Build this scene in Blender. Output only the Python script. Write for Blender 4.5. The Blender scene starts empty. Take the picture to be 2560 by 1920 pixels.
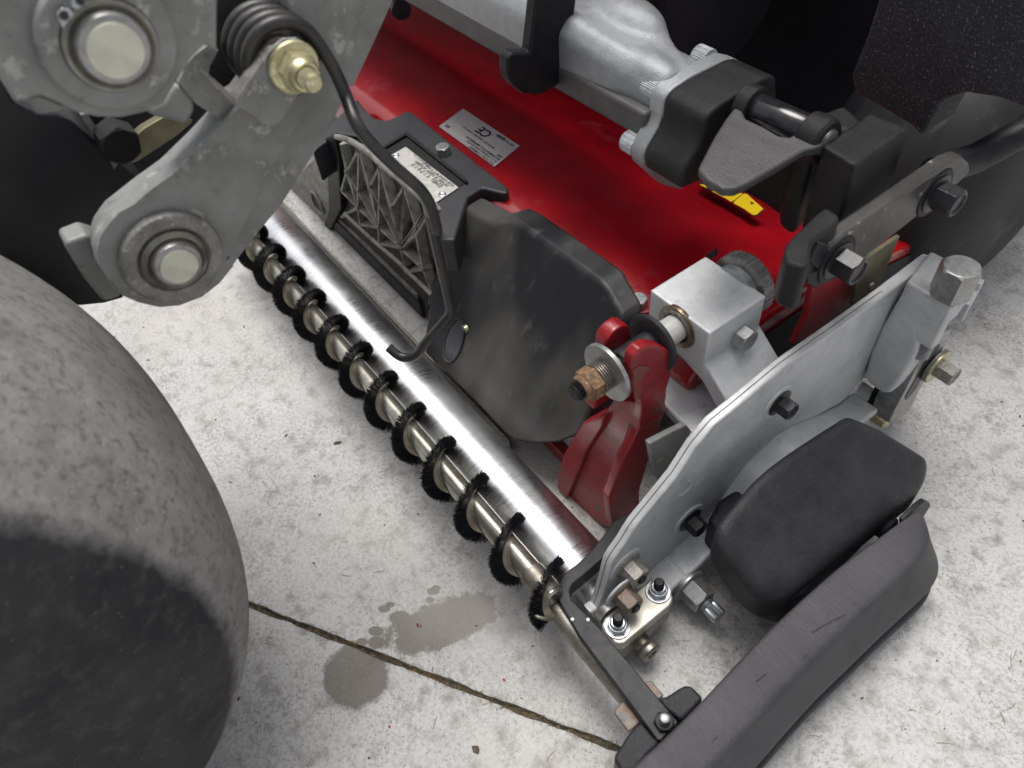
import bpy, bmesh, math, random
import numpy as np
from mathutils import Vector, Matrix, Quaternion
random.seed(7); rng = np.random.default_rng(7)
S = bpy.context.scene
R_ = math.radians
# ------------------------------------------------------------------ camera
F, CX, CY, H = 1900., 1280., 960., 0.70
_x = np.array([2038, -1988, 1900.]); _z = np.array([-200, 1611, 1900.])
_z /= np.linalg.norm(_z); _x -= _x @ _z * _z; _x /= np.linalg.norm(_x); _y = np.cross(_z, _x)
MW = np.array([_x, _y, _z])                       # rows: world axes seen from the camera
cd = bpy.data.cameras.new('camera'); cam = bpy.data.objects.new('camera', cd)
S.collection.objects.link(cam); S.camera = cam
m4 = Matrix([list(MW[i]) + [0] for i in range(3)] + [[0, 0, 0, 1]]); m4.translation = Vector((0, 0, H))
cam.matrix_world = m4
cd.sensor_width = 36; cd.lens = 36 * F / 2560; cd.clip_start = .01; cd.clip_end = 200
cd.dof.use_dof = True; cd.dof.focus_distance = .74; cd.dof.aperture_fstop = 7.5
# ------------------------------------------------------------------ sky, sun, exposure
EL, AZ = R_(74), R_(-60)
w = bpy.data.worlds.new('World'); S.world = w; w.use_nodes = True
nt = w.node_tree; bg = nt.nodes['Background']
sk = nt.nodes.new('ShaderNodeTexSky'); sk.sky_type = 'NISHITA'; sk.sun_disc = False
sk.sun_elevation = EL; sk.sun_rotation = AZ; sk.air_density = 1.0; sk.dust_density = 6.0; sk.ozone_density = 1
hs = nt.nodes.new('ShaderNodeHueSaturation'); hs.inputs['Saturation'].default_value = .22
nt.links.new(sk.outputs[0], hs.inputs['Color']); nt.links.new(hs.outputs[0], bg.inputs[0])
bg.inputs[1].default_value = .115
sl = bpy.data.lights.new('sun', 'SUN'); so = bpy.data.objects.new('sun', sl); S.collection.objects.link(so)
sl.energy = 1.5; sl.angle = R_(26); sl.color = (1, .97, .93)
sd = Vector((math.sin(AZ) * math.cos(EL), math.cos(AZ) * math.cos(EL), math.sin(EL)))
so.rotation_euler = sd.to_track_quat('Z', 'Y').to_euler()
S.view_settings.view_transform = 'Standard'; S.view_settings.look = 'None'
S.view_settings.exposure = .40; S.view_settings.gamma = 1
# ------------------------------------------------------------------ geometry of the view
C0 = np.array([0, 0, H])
def ray(u, v): return MW @ np.array([u - CX, -(v - CY), -F])
def PP(uv, p0, n):
    r = ray(*uv); n = np.array(n, float); t = ((np.array(p0) - C0) @ n) / (r @ n); return Vector(C0 + t * r)
def PX(uv, c): return PP(uv, (c, 0, 0), (1, 0, 0))
def PY(uv, c): return PP(uv, (0, c, 0), (0, 1, 0))
def PZ(uv, c): return PP(uv, (0, 0, c), (0, 0, 1))
CR = dict(a=(0,0,960),b=(800,0,960),c=(1600,0,960),d=(500,500,960),e=(1300,550,960),f=(1600,550,960),g=(0,1200,960),h=(800,1200,960),i=(1500,1200,960),j=(560,480,480),k=(880,780,480),l=(1120,1100,480),n=(1440,1320,480),o=(0,0,480),p=(440,0,480),r=(0,340,640),s=(780,240,480),t=(1160,0,560),u=(1560,80,640),v=(1900,240,560),w=(2080,600,480),x=(2080,840,480),y=(1960,1160,480),z=(1500,1560,480),S=(0,0,2212))
def K(c, s):
    q = list(map(float, s.replace(',', ' ').split())); ox, oy, ww = CR[c]
    return [(ox + q[i] * ww / 2212, oy + q[i + 1] * ww / 2212) for i in range(0, len(q), 2)]
# ------------------------------------------------------------------ materials
def mat(name, c1, c2=None, ns=60, rough=.5, rvar=.1, metal=0., bump=.0, bs=900, bdist=.0004, spots=(), coat=0, stretch=None, bump2=0, bs2=120, spec=.5, noise_lo=.35, noise_hi=.65):
    m = bpy.data.materials.new(name); m.use_nodes = True; t = m.node_tree; N = t.nodes; Lk = t.links.new
    P = N['Principled BSDF']; P.inputs['Metallic'].default_value = metal
    if coat: P.inputs['Coat Weight'].default_value = coat; P.inputs['Coat Roughness'].default_value = .12
    P.inputs['Specular IOR Level'].default_value = spec
    tc = N.new('ShaderNodeTexCoord'); co = tc.outputs['Object']
    if stretch:
        mp = N.new('ShaderNodeMapping'); mp.inputs['Scale'].default_value = stretch; Lk(co, mp.inputs[0]); cs = mp.outputs[0]
    else: cs = co
    def noise(sc, det=5, ro=.6, src=None):
        n = N.new('ShaderNodeTexNoise'); n.inputs['Scale'].default_value = sc; n.inputs['Detail'].default_value = det
        n.inputs['Roughness'].default_value = ro; Lk(src or cs, n.inputs['Vector']); return n.outputs['Fac']
    def ramp(f, lo, hi):
        r = N.new('ShaderNodeMapRange'); r.inputs[1].default_value = lo; r.inputs[2].default_value = hi; Lk(f, r.inputs[0]); return r.outputs[0]
    def mix(f, a, b):
        x = N.new('ShaderNodeMix'); x.data_type = 'RGBA'; Lk(f, x.inputs[0])
        for s_, q in ((6, a), (7, b)):
            if isinstance(q, tuple): x.inputs[s_].default_value = (*q, 1)
            else: Lk(q, x.inputs[s_])
        return x.outputs[2]
    col = mix(ramp(noise(ns), noise_lo, noise_hi), c1, c2 or c1)
    rg = N.new('ShaderNodeMapRange'); rg.inputs[3].default_value = max(0, rough - rvar); rg.inputs[4].default_value = min(1, rough + rvar)
    Lk(noise(ns * 2.3), rg.inputs[0]); rgo = rg.outputs[0]
    for sp in spots:                      # (colour, scale, lo, hi[, stretched])
        f = ramp(noise(sp[1], 3, .5, cs) if len(sp) > 4 else noise(sp[1], 6, .7, co), sp[2], sp[3]); col = mix(f, col, sp[0])
    Lk(col, P.inputs['Base Color']); Lk(rgo, P.inputs['Roughness'])
    if bump or bump2:
        h = noise(bs, 3, .6)
        b = N.new('ShaderNodeBump'); b.inputs['Strength'].default_value = bump; b.inputs['Distance'].default_value = bdist
        Lk(h, b.inputs['Height']); last = b
        if bump2:
            b2 = N.new('ShaderNodeBump'); b2.inputs['Strength'].default_value = bump2; b2.inputs['Distance'].default_value = .003
            Lk(noise(bs2, 4, .6, co), b2.inputs['Height']); Lk(b.outputs[0], b2.inputs['Normal']); last = b2
        Lk(last.outputs[0], P.inputs['Normal'])
    return m
SIL = mat('cast_silver', (.58,.59,.595), (.48,.49,.50), 45, .46, .1, .2, .5, 1500, .0003, [((.28,.275,.26), 70, .58, .80), ((.30,.25,.19), 16, .66, .82)], bump2=.15)
SPK = mat('sandcast_silver', (.35,.36,.37), (.30,.31,.32), 120, .40, .06, .4, 1.0, 1000, .0005, bump2=.15)
OLD = mat('weathered_alloy', (.29,.298,.29), (.20,.203,.197), 30, .55, .12, .3, .6, 900, .0004, [((.42,.43,.40), 55, .58, .66), ((.09,.085,.08), 90, .58, .78), ((.5,.5,.47), 300, .66, .72)], bump2=.35, bs2=60)
OLD2 = mat('pale_alloy_rim', (.30,.30,.28), (.17,.165,.155), 90, .55, .1, .3, .6, 900, .0004, [((.45,.45,.41), 160, .56, .66)], bump2=.3)
ZNC = mat('zinc', (.50,.52,.53), (.36,.38,.40), 150, .36, .1, .8, .2, 1500, .0002)
ZNP = mat('dull_zinc', (.40,.41,.41), (.28,.28,.27), 150, .38, .1, .7, .3, 1500, .0002)
YZN = mat('yellow_zinc', (.62,.58,.36), (.42,.38,.22), 160, .33, .1, .7, .3, 1000, .0003, [((.75,.72,.6), 220, .55, .7)])
CAP = mat('pin_end_plated', (.62,.63,.52), (.50,.51,.44), 60, .36, .06, .55, .2, 1500, .0002, [((.38,.38,.3), 140, .62, .8)])
STL = mat('dirty_steel', (.27,.25,.22), (.17,.155,.13), 140, .4, .12, .75, .5, 900, .0004, [((.12,.06,.03), 170, .62, .78)])
TUB = mat('brush_tube_steel', (.52,.50,.44), (.36,.34,.29), 80, .24, .08, .9, .15, 900, .0003, [((.18,.13,.09), 120, .64, .8)])
RST = mat('rusty_nut', (.24,.145,.08), (.12,.07,.04), 220, .7, .1, .25, 1, 700, .0007, [((.55,.36,.2), 260, .55, .68)])
RSD = mat('dark_rusty_steel', (.15,.095,.065), (.20,.175,.15), 260, .55, .1, .3, .8, 700, .0005)
SAL = mat('pitted_grey_nut', (.42,.40,.36), (.22,.20,.18), 420, .5, .1, .5, .8, 900, .0005)
BLK = mat('black_paint', (.009,.0095,.011), (.016,.017,.019), 90, .46, .08, 0, .35, 1400, .0003, [((.10,.10,.10), 700, .70, .76)], spec=.22)
BBT = mat('black_oxide_bolt', (.014,.014,.016), (.026,.026,.028), 120, .33, .08, .2, .4, 900, .0003, [((.30,.29,.28), 420, .62, .72)])
BLP = mat('satin_black_casting', (.013,.013,.0135), (.022,.022,.022), 70, .40, .07, 0, 1.0, 1300, .0005, [((.10,.10,.10), 500, .68, .74)], bump2=.12, spec=.22)
BLG = mat('worn_grey_casting_face', (.050,.048,.050), (.068,.066,.067), 60, .42, .06, 0, 1.0, 900, .0006, [((.35,.35,.35), 260, .70, .74)], stretch=(.4,1,1))
BLW = mat('worn_black_paint', (.012,.013,.015), (.026,.026,.028), 70, .50, .1, 0, .4, 1000, .0003, [((.36,.30,.24), 60, .68, .71)], spec=.3)
GLS = mat('gloss_black_sleeve', (.012,.012,.014), (.02,.02,.022), 120, .14, .06, 0, .1, 900, .0003)
PLA = mat('black_plastic', (.018,.0185,.021), (.030,.031,.034), 40, .42, .07, 0, .7, 1100, .0005, [((.14,.14,.14), 900, .68, .76), ((.10,.07,.05), 40, .66, .86)], bump2=.4, bs2=260, spec=.25)
GRN = mat('grained_grey_plastic', (.041,.040,.045), (.056,.055,.061), 30, .48, .06, 0, 1.0, 650, .0006, [((.022,.022,.025), 40, .62, .8), ((.11,.11,.12), 300, .68, .78)], stretch=(.2, 1, 1), spec=.25)
SHP = mat('dusty_shield_plastic', (.012,.013,.015), (.020,.021,.023), 8, .40, .06, 0, .3, 900, .0003, [((.105,.102,.094), 9, .44, .74, 1), ((.070,.054,.030), 13, .63, .85, 1), ((.10,.10,.095), 60, .60, .9, 1), ((.2,.2,.19), 900, .73, .78)], stretch=(1, 1, .07), spec=.25)
RED = mat('red_paint', (.36,.004,.010), (.24,.003,.008), 9, .20, .08, 0, .5, 700, .0004, [((.30,.05,.06), 12, .60, .8), ((.34,.17,.15), 240, .64, .80)], coat=.8, bump2=.12, bs2=14)
RDW = mat('worn_red_paint', (.30,.010,.016), (.21,.006,.010), 60, .36, .08, 0, .5, 800, .0004, [((.09,.05,.03), 80, .58, .64), ((.04,.035,.03), 260, .66, .70)], coat=.2, bump2=.2)
DRD = mat('chipped_red_edge', (.14,.07,.045), (.30,.02,.02), 120, .5, .1, 0, .5, 800, .0004)
HOD = mat('dusty_black_rubber', (.011,.012,.016), (.019,.020,.025), 60, .62, .08, 0, 1.0, 700, .0008, [((.26,.25,.23), 480, .575, .65), ((.14,.135,.12), 34, .60, .85)])
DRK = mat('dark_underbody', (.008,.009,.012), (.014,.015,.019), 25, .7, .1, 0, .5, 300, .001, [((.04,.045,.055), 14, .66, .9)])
OLV = mat('olive_plate', (.22,.205,.13), (.14,.125,.07), 40, .4, .1, .5, .3, 500, .0004)
WHT = mat('white_sleeve', (.62,.62,.60), (.55,.55,.53), 40, .25, .05, .3)
BRN = mat('bronze_ring', (.10,.07,.045), (.22,.16,.10), 160, .3, .1, .7)
GRL = mat('dirty_grille_alloy', (.30,.29,.26), (.15,.143,.125), 70, .5, .12, .35, .7, 700, .0006, [((.42,.41,.38), 90, .62, .74), ((.05,.042,.035), 40, .56, .75)])
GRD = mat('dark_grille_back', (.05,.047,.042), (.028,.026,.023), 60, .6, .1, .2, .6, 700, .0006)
LAB = mat('sticker', (.40,.38,.38), (.36,.34,.34), 30, .35, .05, 0, 0, 500, .0004, [((.24,.21,.17), 90, .58, .72)])
PLT = mat('number_plate_metal', (.68,.67,.63), (.55,.54,.49), 110, .35, .1, .25, .4, 600, .0003, [((.42,.36,.16), 60, .66, .8)])
YEL = mat('yellow_sticker', (.80,.56,.01), (.74,.50,.01), 120, .3, .05, 0, .4, 260, .0008)
INK = mat('ink', (.01,.01,.011), rough=.4); GIN = mat('faded_ink', (.10,.10,.10), rough=.5); WIK = mat('white_scratch', (.6,.6,.6), rough=.5)
BRI = mat('bristle', (.008,.009,.011), (.014,.015,.018), 200, .38, .05)
STR = mat('bristle_channel', (.36,.32,.26), (.22,.19,.15), 120, .35, .1, .6, .3, 900, .0003, [((.20,.09,.04), 160, .62, .75)])
DGR = mat('dry_grass', (.30,.22,.10), (.16,.11,.05), 300, .8)
DUS = mat('dark_debris', (.06,.05,.035), (.12,.10,.06), 300, .9)
RDC = mat('red_chip', (.35,.01,.02), rough=.5)

def roller_mat():
    m = bpy.data.materials.new('polished_roller'); m.use_nodes = True; t = m.node_tree; N = t.nodes; Lk = t.links.new; P = N['Principled BSDF']
    P.inputs['Metallic'].default_value = 1; P.inputs['Base Color'].default_value = (.7,.7,.72,1)
    tc = N.new('ShaderNodeTexCoord'); mp = N.new('ShaderNodeMapping'); mp.inputs['Scale'].default_value = (1, .04, .04); Lk(tc.outputs['Object'], mp.inputs[0])
    n = N.new('ShaderNodeTexNoise'); n.inputs['Scale'].default_value = 900; n.inputs['Detail'].default_value = 6; n.inputs['Roughness'].default_value = .8; Lk(mp.outputs[0], n.inputs['Vector'])
    n2 = N.new('ShaderNodeTexNoise'); n2.inputs['Scale'].default_value = 22; n2.inputs['Detail'].default_value = 4; Lk(tc.outputs['Object'], n2.inputs['Vector'])
    mr = N.new('ShaderNodeMapRange'); mr.inputs[1].default_value = .3; mr.inputs[2].default_value = .75; mr.inputs[3].default_value = .28; mr.inputs[4].default_value = .42; Lk(n2.outputs[0], mr.inputs[0]); Lk(mr.outputs[0], P.inputs['Roughness'])
    b = N.new('ShaderNodeBump'); b.inputs['Strength'].default_value = .8; b.inputs['Distance'].default_value = .0002; Lk(n.outputs[0], b.inputs['Height'])
    mp2 = N.new('ShaderNodeMapping'); mp2.inputs['Scale'].default_value = (1, .03, .03); Lk(tc.outputs['Object'], mp2.inputs[0])
    nb_ = N.new('ShaderNodeTexNoise'); nb_.inputs['Scale'].default_value = 1100; nb_.inputs['Detail'].default_value = 7; nb_.inputs['Roughness'].default_value = .75; Lk(mp2.outputs[0], nb_.inputs['Vector'])
    mb2 = N.new('ShaderNodeMapRange'); mb2.inputs[1].default_value = .35; mb2.inputs[2].default_value = .65; mb2.inputs[3].default_value = -.09; mb2.inputs[4].default_value = .07; Lk(nb_.outputs[0], mb2.inputs[0])
    ad_ = N.new('ShaderNodeMath'); Lk(mr.outputs[0], ad_.inputs[0]); Lk(mb2.outputs[0], ad_.inputs[1]); Lk(ad_.outputs[0], P.inputs['Roughness'])
    n3 = N.new('ShaderNodeTexNoise'); n3.inputs['Scale'].default_value = 650; n3.inputs['Detail'].default_value = 2; Lk(tc.outputs['Object'], n3.inputs['Vector'])
    m3 = N.new('ShaderNodeMapRange'); m3.inputs[1].default_value = .72; m3.inputs[2].default_value = .76; Lk(n3.outputs[0], m3.inputs[0])
    mx = N.new('ShaderNodeMix'); mx.data_type = 'RGBA'; mx.inputs[6].default_value = (.64,.65,.67,1); mx.inputs[7].default_value = (.35,.35,.34,1); Lk(m3.outputs[0], mx.inputs[0]); Lk(mx.outputs[2], P.inputs['Base Color'])
    Lk(b.outputs[0], P.inputs['Normal'])
    return m
ROL = roller_mat()

def tyre_mat():
    m = bpy.data.materials.new('dusty_tyre_rubber'); m.use_nodes = True; t = m.node_tree; N = t.nodes; Lk = t.links.new; P = N['Principled BSDF']
    tc = N.new('ShaderNodeTexCoord'); sp = N.new('ShaderNodeSeparateXYZ'); Lk(tc.outputs['Object'], sp.inputs[0])
    def nz(s, d=5):
        n = N.new('ShaderNodeTexNoise'); n.inputs['Scale'].default_value = s; n.inputs['Detail'].default_value = d; n.inputs['Roughness'].default_value = .65; Lk(tc.outputs['Object'], n.inputs['Vector']); return n.outputs[0]
    def ma(op, a, b):
        q = N.new('ShaderNodeMath'); q.operation = op
        for k, v in ((0, a), (1, b)):
            if isinstance(v, (int, float)): q.inputs[k].default_value = v
            else: Lk(v, q.inputs[k])
        return q.outputs[0]
    def mr(a, lo, hi, o0=0., o1=1.):
        q = N.new('ShaderNodeMapRange'); Lk(a, q.inputs[0]); q.inputs[1].default_value = lo; q.inputs[2].default_value = hi; q.inputs[3].default_value = o0; q.inputs[4].default_value = o1; return q.outputs[0]
    def mix(f, a, b):
        x = N.new('ShaderNodeMix'); x.data_type = 'RGBA'; Lk(f, x.inputs[0])
        for s_, q in ((6, a), (7, b)):
            if isinstance(q, tuple): x.inputs[s_].default_value = (*q, 1)
            else: Lk(q, x.inputs[s_])
        return x.outputs[2]
    edge = ma('ADD', sp.outputs[0], ma('MULTIPLY', ma('SUBTRACT', nz(60, 8), .5), .011))
    side = mr(edge, .1295, .1375)
    tread = mix(mr(nz(50), .35, .7), (.20,.197,.192), (.29,.286,.280))
    tread = mix(mr(nz(170, 6), .50, .72), tread, (.10,.097,.094)); tread = mix(mr(nz(560), .62, .68), tread, (.44,.43,.40))
    wall = mix(mr(nz(22), .35, .68), (.018,.0187,.022), (.042,.042,.043))
    wall = mix(mr(nz(90, 6), .52, .8), wall, (.075,.073,.070)); wall = mix(mr(nz(650), .66, .71), wall, (.32,.30,.25))
    Lk(mix(side, tread, wall), P.inputs['Base Color']); P.inputs['Roughness'].default_value = .72; P.inputs['Specular IOR Level'].default_value = .25
    b = N.new('ShaderNodeBump'); b.inputs['Strength'].default_value = .6; b.inputs['Distance'].default_value = .0012; Lk(nz(420), b.inputs['Height']); Lk(b.outputs[0], P.inputs['Normal'])
    return m
TYR = tyre_mat()

def concrete_mat():
    m = bpy.data.materials.new('concrete'); m.use_nodes = True; t = m.node_tree; N = t.nodes; Lk = t.links.new; P = N['Principled BSDF']
    tc = N.new('ShaderNodeTexCoord'); g = N.new('ShaderNodeNewGeometry'); pos = g.outputs['Position']
    def nz(s, d=6, ro=.6, src=None):
        n = N.new('ShaderNodeTexNoise'); n.inputs['Scale'].default_value = s; n.inputs['Detail'].default_value = d; n.inputs['Roughness'].default_value = ro; Lk(src or pos, n.inputs['Vector']); return n.outputs[0]
    def mr(a, lo, hi, o0=0., o1=1.):
        q = N.new('ShaderNodeMapRange'); Lk(a, q.inputs[0]); q.inputs[1].default_value = lo; q.inputs[2].default_value = hi; q.inputs[3].default_value = o0; q.inputs[4].default_value = o1; return q.outputs[0]
    def ma(op, a, b):
        q = N.new('ShaderNodeMath'); q.operation = op
        for k, v in ((0, a), (1, b)):
            if isinstance(v, (int, float)): q.inputs[k].default_value = v
            else: Lk(v, q.inputs[k])
        return q.outputs[0]
    def mix(f, a, b):
        x = N.new('ShaderNodeMix'); x.data_type = 'RGBA'; Lk(f, x.inputs[0])
        for s_, q in ((6, a), (7, b)):
            if isinstance(q, tuple): x.inputs[s_].default_value = (*q, 1)
            else: Lk(q, x.inputs[s_])
        return x.outputs[2]
    col = mix(mr(nz(9), .3, .7), (.48,.479,.472), (.585,.584,.577))
    col = mix(mr(nz(55), .50, .70), col, (.30,.293,.278))
    # rubbed-off grey patches
    col = mix(ma('MULTIPLY', mr(nz(240, 8, .85), .47, .62), mr(nz(14), .35, .65, .35, 1.)), col, (.20,.193,.176))
    # dark specks and short dark squiggles
    vo = N.new('ShaderNodeTexVoronoi'); vo.inputs['Scale'].default_value = 210
    wn = N.new('ShaderNodeVectorMath'); wn.operation = 'ADD'; n_ = N.new('ShaderNodeTexNoise'); n_.inputs['Scale'].default_value = 320; Lk(pos, n_.inputs['Vector'])
    sc = N.new('ShaderNodeVectorMath'); sc.operation = 'SCALE'; sc.inputs[3].default_value = .006; Lk(n_.outputs[1], sc.inputs[0]); Lk(pos, wn.inputs[0]); Lk(sc.outputs[0], wn.inputs[1]); Lk(wn.outputs[0], vo.inputs['Vector'])
    speck = mr(vo.outputs['Distance'], .16, .10)
    speck = ma('MULTIPLY', speck, mr(nz(70), .47, .53))
    col = mix(speck, col, (.10,.095,.08))
    v2 = N.new('ShaderNodeTexVoronoi'); v2.feature = 'DISTANCE_TO_EDGE'; v2.inputs['Scale'].default_value = 90; Lk(wn.outputs[0], v2.inputs['Vector'])
    line = ma('MULTIPLY', mr(v2.outputs['Distance'], .030, .012), mr(nz(60, 4), .56, .62))
    col = mix(ma('MULTIPLY', line, .5), col, (.13,.125,.11))
    # oil / water stains (damp patches, real stains on the slab)
    def stain(cx, cy, rx, ry, ang, wob=.35, fs=45):
        s_ = N.new('ShaderNodeVectorMath'); s_.operation = 'SUBTRACT'; Lk(pos, s_.inputs[0]); s_.inputs[1].default_value = (cx, cy, 0)
        rt = N.new('ShaderNodeVectorRotate'); rt.rotation_type = 'Z_AXIS'; Lk(s_.outputs[0], rt.inputs[0]); rt.inputs['Angle'].default_value = -ang
        mp = N.new('ShaderNodeMapping'); mp.inputs['Scale'].default_value = (1/rx, 1/ry, 0); Lk(rt.outputs[0], mp.inputs[0])
        ln = N.new('ShaderNodeVectorMath'); ln.operation = 'LENGTH'; Lk(mp.outputs[0], ln.inputs[0])
        d = ma('ADD', ln.outputs['Value'], ma('ADD', ma('MULTIPLY', ma('SUBTRACT', nz(fs, 6, .65), .5), wob * 2.4), ma('MULTIPLY', ma('SUBTRACT', nz(380, 4, .7), .5), .22)))
        return mr(d, 1.05, .90)
    st = None
    for a_ in STAINS:
        f = stain(*a_); st = f if st is None else ma('MAXIMUM', st, f)
    damp = mix(mr(nz(420), .58, .72), (.165,.152,.130), (.27,.26,.23))
    col = mix(ma('MULTIPLY', st, .93), col, damp)
    # grey rubber smears away from the mower
    col = mix(mr(nz(5.5, 4), .55, .75, 0, .4), col, (.38,.37,.355)); col = mix(mr(nz(2.6, 3), .45, .65, 0, .35), col, (.50,.47,.445))
    Lk(col, P.inputs['Base Color']); P.inputs['Roughness'].default_value = .8; P.inputs['Specular IOR Level'].default_value = .25
    hgt = ma('ADD', ma('MULTIPLY', nz(240, 5, .7), .6), ma('MULTIPLY', nz(60, 4), .8))
    b = N.new('ShaderNodeBump'); b.inputs['Strength'].default_value = .8; b.inputs['Distance'].default_value = .0026; Lk(hgt, b.inputs['Height']); Lk(b.outputs[0], P.inputs['Normal'])
    return m
# ------------------------------------------------------------------ object helpers
WL = {}
def thing(name, label, cat, loc, group=None, kind=None):
    o = bpy.data.objects.new(name, None); S.collection.objects.link(o); o.location = loc; WL[o] = Vector(loc)
    o.empty_display_size = .02; o['label'] = label; o['category'] = cat
    if group: o['group'] = group
    return o
def tag(o, label, cat, group=None):
    o['label'] = label; o['category'] = cat
    if group: o['group'] = group
    return o
def part(name, bm, m, parent=None, bevel=0, seg=3, remesh=0, smooth=0, disp=0, flat=False, ang=30, label=None, kind=None, subsurf=0, solid=0, pts=None):
    me = bpy.data.meshes.new(name)
    bmesh.ops.recalc_face_normals(bm, faces=bm.faces)
    bm.to_mesh(me); bm.free()
    co = np.empty(len(me.vertices) * 3); me.vertices.foreach_get('co', co); co = co.reshape(-1, 3)
    c = Vector((co.min(0) + co.max(0)) / 2) if len(co) else Vector()
    me.transform(Matrix.Translation(-c))
    o = bpy.data.objects.new(name, me); S.collection.objects.link(o)
    base = Vector()
    if parent is not None: o.parent = parent; base = WL[parent]
    o.location = c - base; WL[o] = c
    me.materials.append(m)
    if not flat:
        me.polygons.foreach_set('use_smooth', [True] * len(me.polygons))
    if remesh:
        md = o.modifiers.new('remesh', 'REMESH'); md.mode = 'VOXEL'; md.voxel_size = remesh; md.use_smooth_shade = True
        if smooth: md = o.modifiers.new('smooth', 'SMOOTH'); md.iterations = smooth; md.factor = .5
        if disp:
            tx = bpy.data.textures.new('relief', 'CLOUDS'); tx.noise_scale = .03
            md = o.modifiers.new('displace', 'DISPLACE'); md.texture = tx; md.strength = disp; md.texture_coords = 'LOCAL'
    else:
        if subsurf: md = o.modifiers.new('sub', 'SUBSURF'); md.levels = subsurf; md.render_levels = subsurf
        if bevel:
            md = o.modifiers.new('bevel', 'BEVEL'); md.width = bevel; md.segments = seg; md.limit_method = 'ANGLE'; md.angle_limit = R_(ang); md.harden_normals = True; md.use_clamp_overlap = True
        elif not flat and not subsurf:
            me.set_sharp_from_angle(angle=R_(38)) if hasattr(me, 'set_sharp_from_angle') else None
    if label: o['label'] = label
    if kind: o['kind'] = kind
    return o
def top(o, label, cat, group=None): return tag(o, label, cat, group)
def ext(bm, pts, vec):
    vec = Vector(vec); a = [bm.verts.new(p) for p in pts]; b = [bm.verts.new(Vector(p) + vec) for p in pts]; n = len(pts)
    bm.faces.new(a[::-1]); bm.faces.new(b)
    for i in range(n): bm.faces.new((a[i], a[(i+1) % n], b[(i+1) % n], b[i]))
    return bm
def xp(pts, vec): return ext(bmesh.new(), pts, vec)
def box(bm, x0, x1, y0, y1, z0, z1):
    return ext(bm, [Vector((x0,y0,z0)), Vector((x1,y0,z0)), Vector((x1,y1,z0)), Vector((x0,y1,z0))], (0,0,z1-z0))
def frame(axis):
    a = Vector(axis).normalized(); t = Vector((0,0,1)) if abs(a.z) < .9 else Vector((1,0,0))
    u = a.cross(t).normalized(); return a, u, a.cross(u)
def lathe(bm, pos, axis, prof, seg=40, rfun=None, close=True):
    """prof: list of (distance along axis, radius)"""
    a, u, v = frame(axis); pos = Vector(pos); rings = []
    for (d, r) in prof:
        if r <= 1e-6: rings.append([bm.verts.new(pos + a * d)]); continue
        rg = []
        for k in range(seg):
            th = 2 * math.pi * k / seg; rr, dd = (rfun(th, d, r) if rfun else (r, d))
            rg.append(bm.verts.new(pos + a * dd + (u * math.cos(th) + v * math.sin(th)) * rr))
        rings.append(rg)
    for p, q in zip(rings, rings[1:]):
        if len(p) == 1 and len(q) == 1: continue
        for k in range(seg):
            k2 = (k + 1) % seg
            if len(p) == 1: bm.faces.new((p[0], q[k], q[k2]))
            elif len(q) == 1: bm.faces.new((p[k], p[k2], q[0]))
            else: bm.faces.new((p[k], p[k2], q[k2], q[k]))
    if close:
        if len(rings[0]) > 1: bm.faces.new(rings[0])
        if len(rings[-1]) > 1: bm.faces.new(rings[-1])
    return bm
def cyl(bm, pos, axis, l, r, seg=32, ch=.0):
    if ch: return lathe(bm, pos, axis, [(0, r-ch), (ch, r), (l-ch, r), (l, r-ch)], seg)
    return lathe(bm, pos, axis, [(0, r), (l, r)], seg)
def lcyl(pos, axis, prof, seg=48): return lathe(bmesh.new(), pos, axis, prof, seg)
def hexbody(bm, pos, axis, af, h, rot=0, chamf=True, hole=0, seg=48):
    a, u, v = frame(axis); pos = Vector(pos); ap = af / 2
    rings = []
    def rr(th): 
        t = (th % (math.pi/3)) - math.pi/6; return ap / math.cos(t)
    def ring(f):
        return [bm.verts.new(pos + a * f(2*math.pi*k/seg)[1] + (u*math.cos(2*math.pi*k/seg+rot) + v*math.sin(2*math.pi*k/seg+rot)) * f(2*math.pi*k/seg)[0]) for k in range(seg)]
    rings.append(ring(lambda t: (rr(t), 0)))
    rings.append(ring(lambda t: (rr(t), h - .02*af - (rr(t) - ap) * (.75 if chamf else 0))))
    rings.append(ring(lambda t: (ap * .955, h)))
    if hole: rings.append(ring(lambda t: (hole, h))); rings.append(ring(lambda t: (hole*.9, h - .07*af)))
    for p, q in zip(rings, rings[1:]):
        for k in range(seg): bm.faces.new((p[k], p[(k+1)%seg], q[(k+1)%seg], q[k]))
    bm.faces.new(rings[0]); bm.faces.new(rings[-1]); return bm
def hexm(pos, axis, af, h, **k): return hexbody(bmesh.new(), pos, axis, af, h, **k)
def thread(bm, pos, axis, l, r, pitch=.0015, seg=28):
    n = max(2, int(l / pitch)); prof = [(0, r)]
    for i in range(n): prof += [((i+.25)*pitch, r), ((i+.6)*pitch, r*.87), ((i+.9)*pitch, r*.9)]
    prof += [(l, r*.9), (l+.001, r*.75)]; return lathe(bm, pos, axis, prof, seg)
def spline(pts, n=8):
    P = [Vector(p) for p in pts]; out = []
    for i in range(len(P) - 1):
        p0 = P[max(i-1, 0)]; p1 = P[i]; p2 = P[i+1]; p3 = P[min(i+2, len(P)-1)]
        for k in range(n):
            t = k / n; out.append(.5*((2*p1) + (p2-p0)*t + (2*p0-5*p1+4*p2-p3)*t*t + (-p0+3*p1-3*p2+p3)*t**3))
    return out + [P[-1]]
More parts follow.
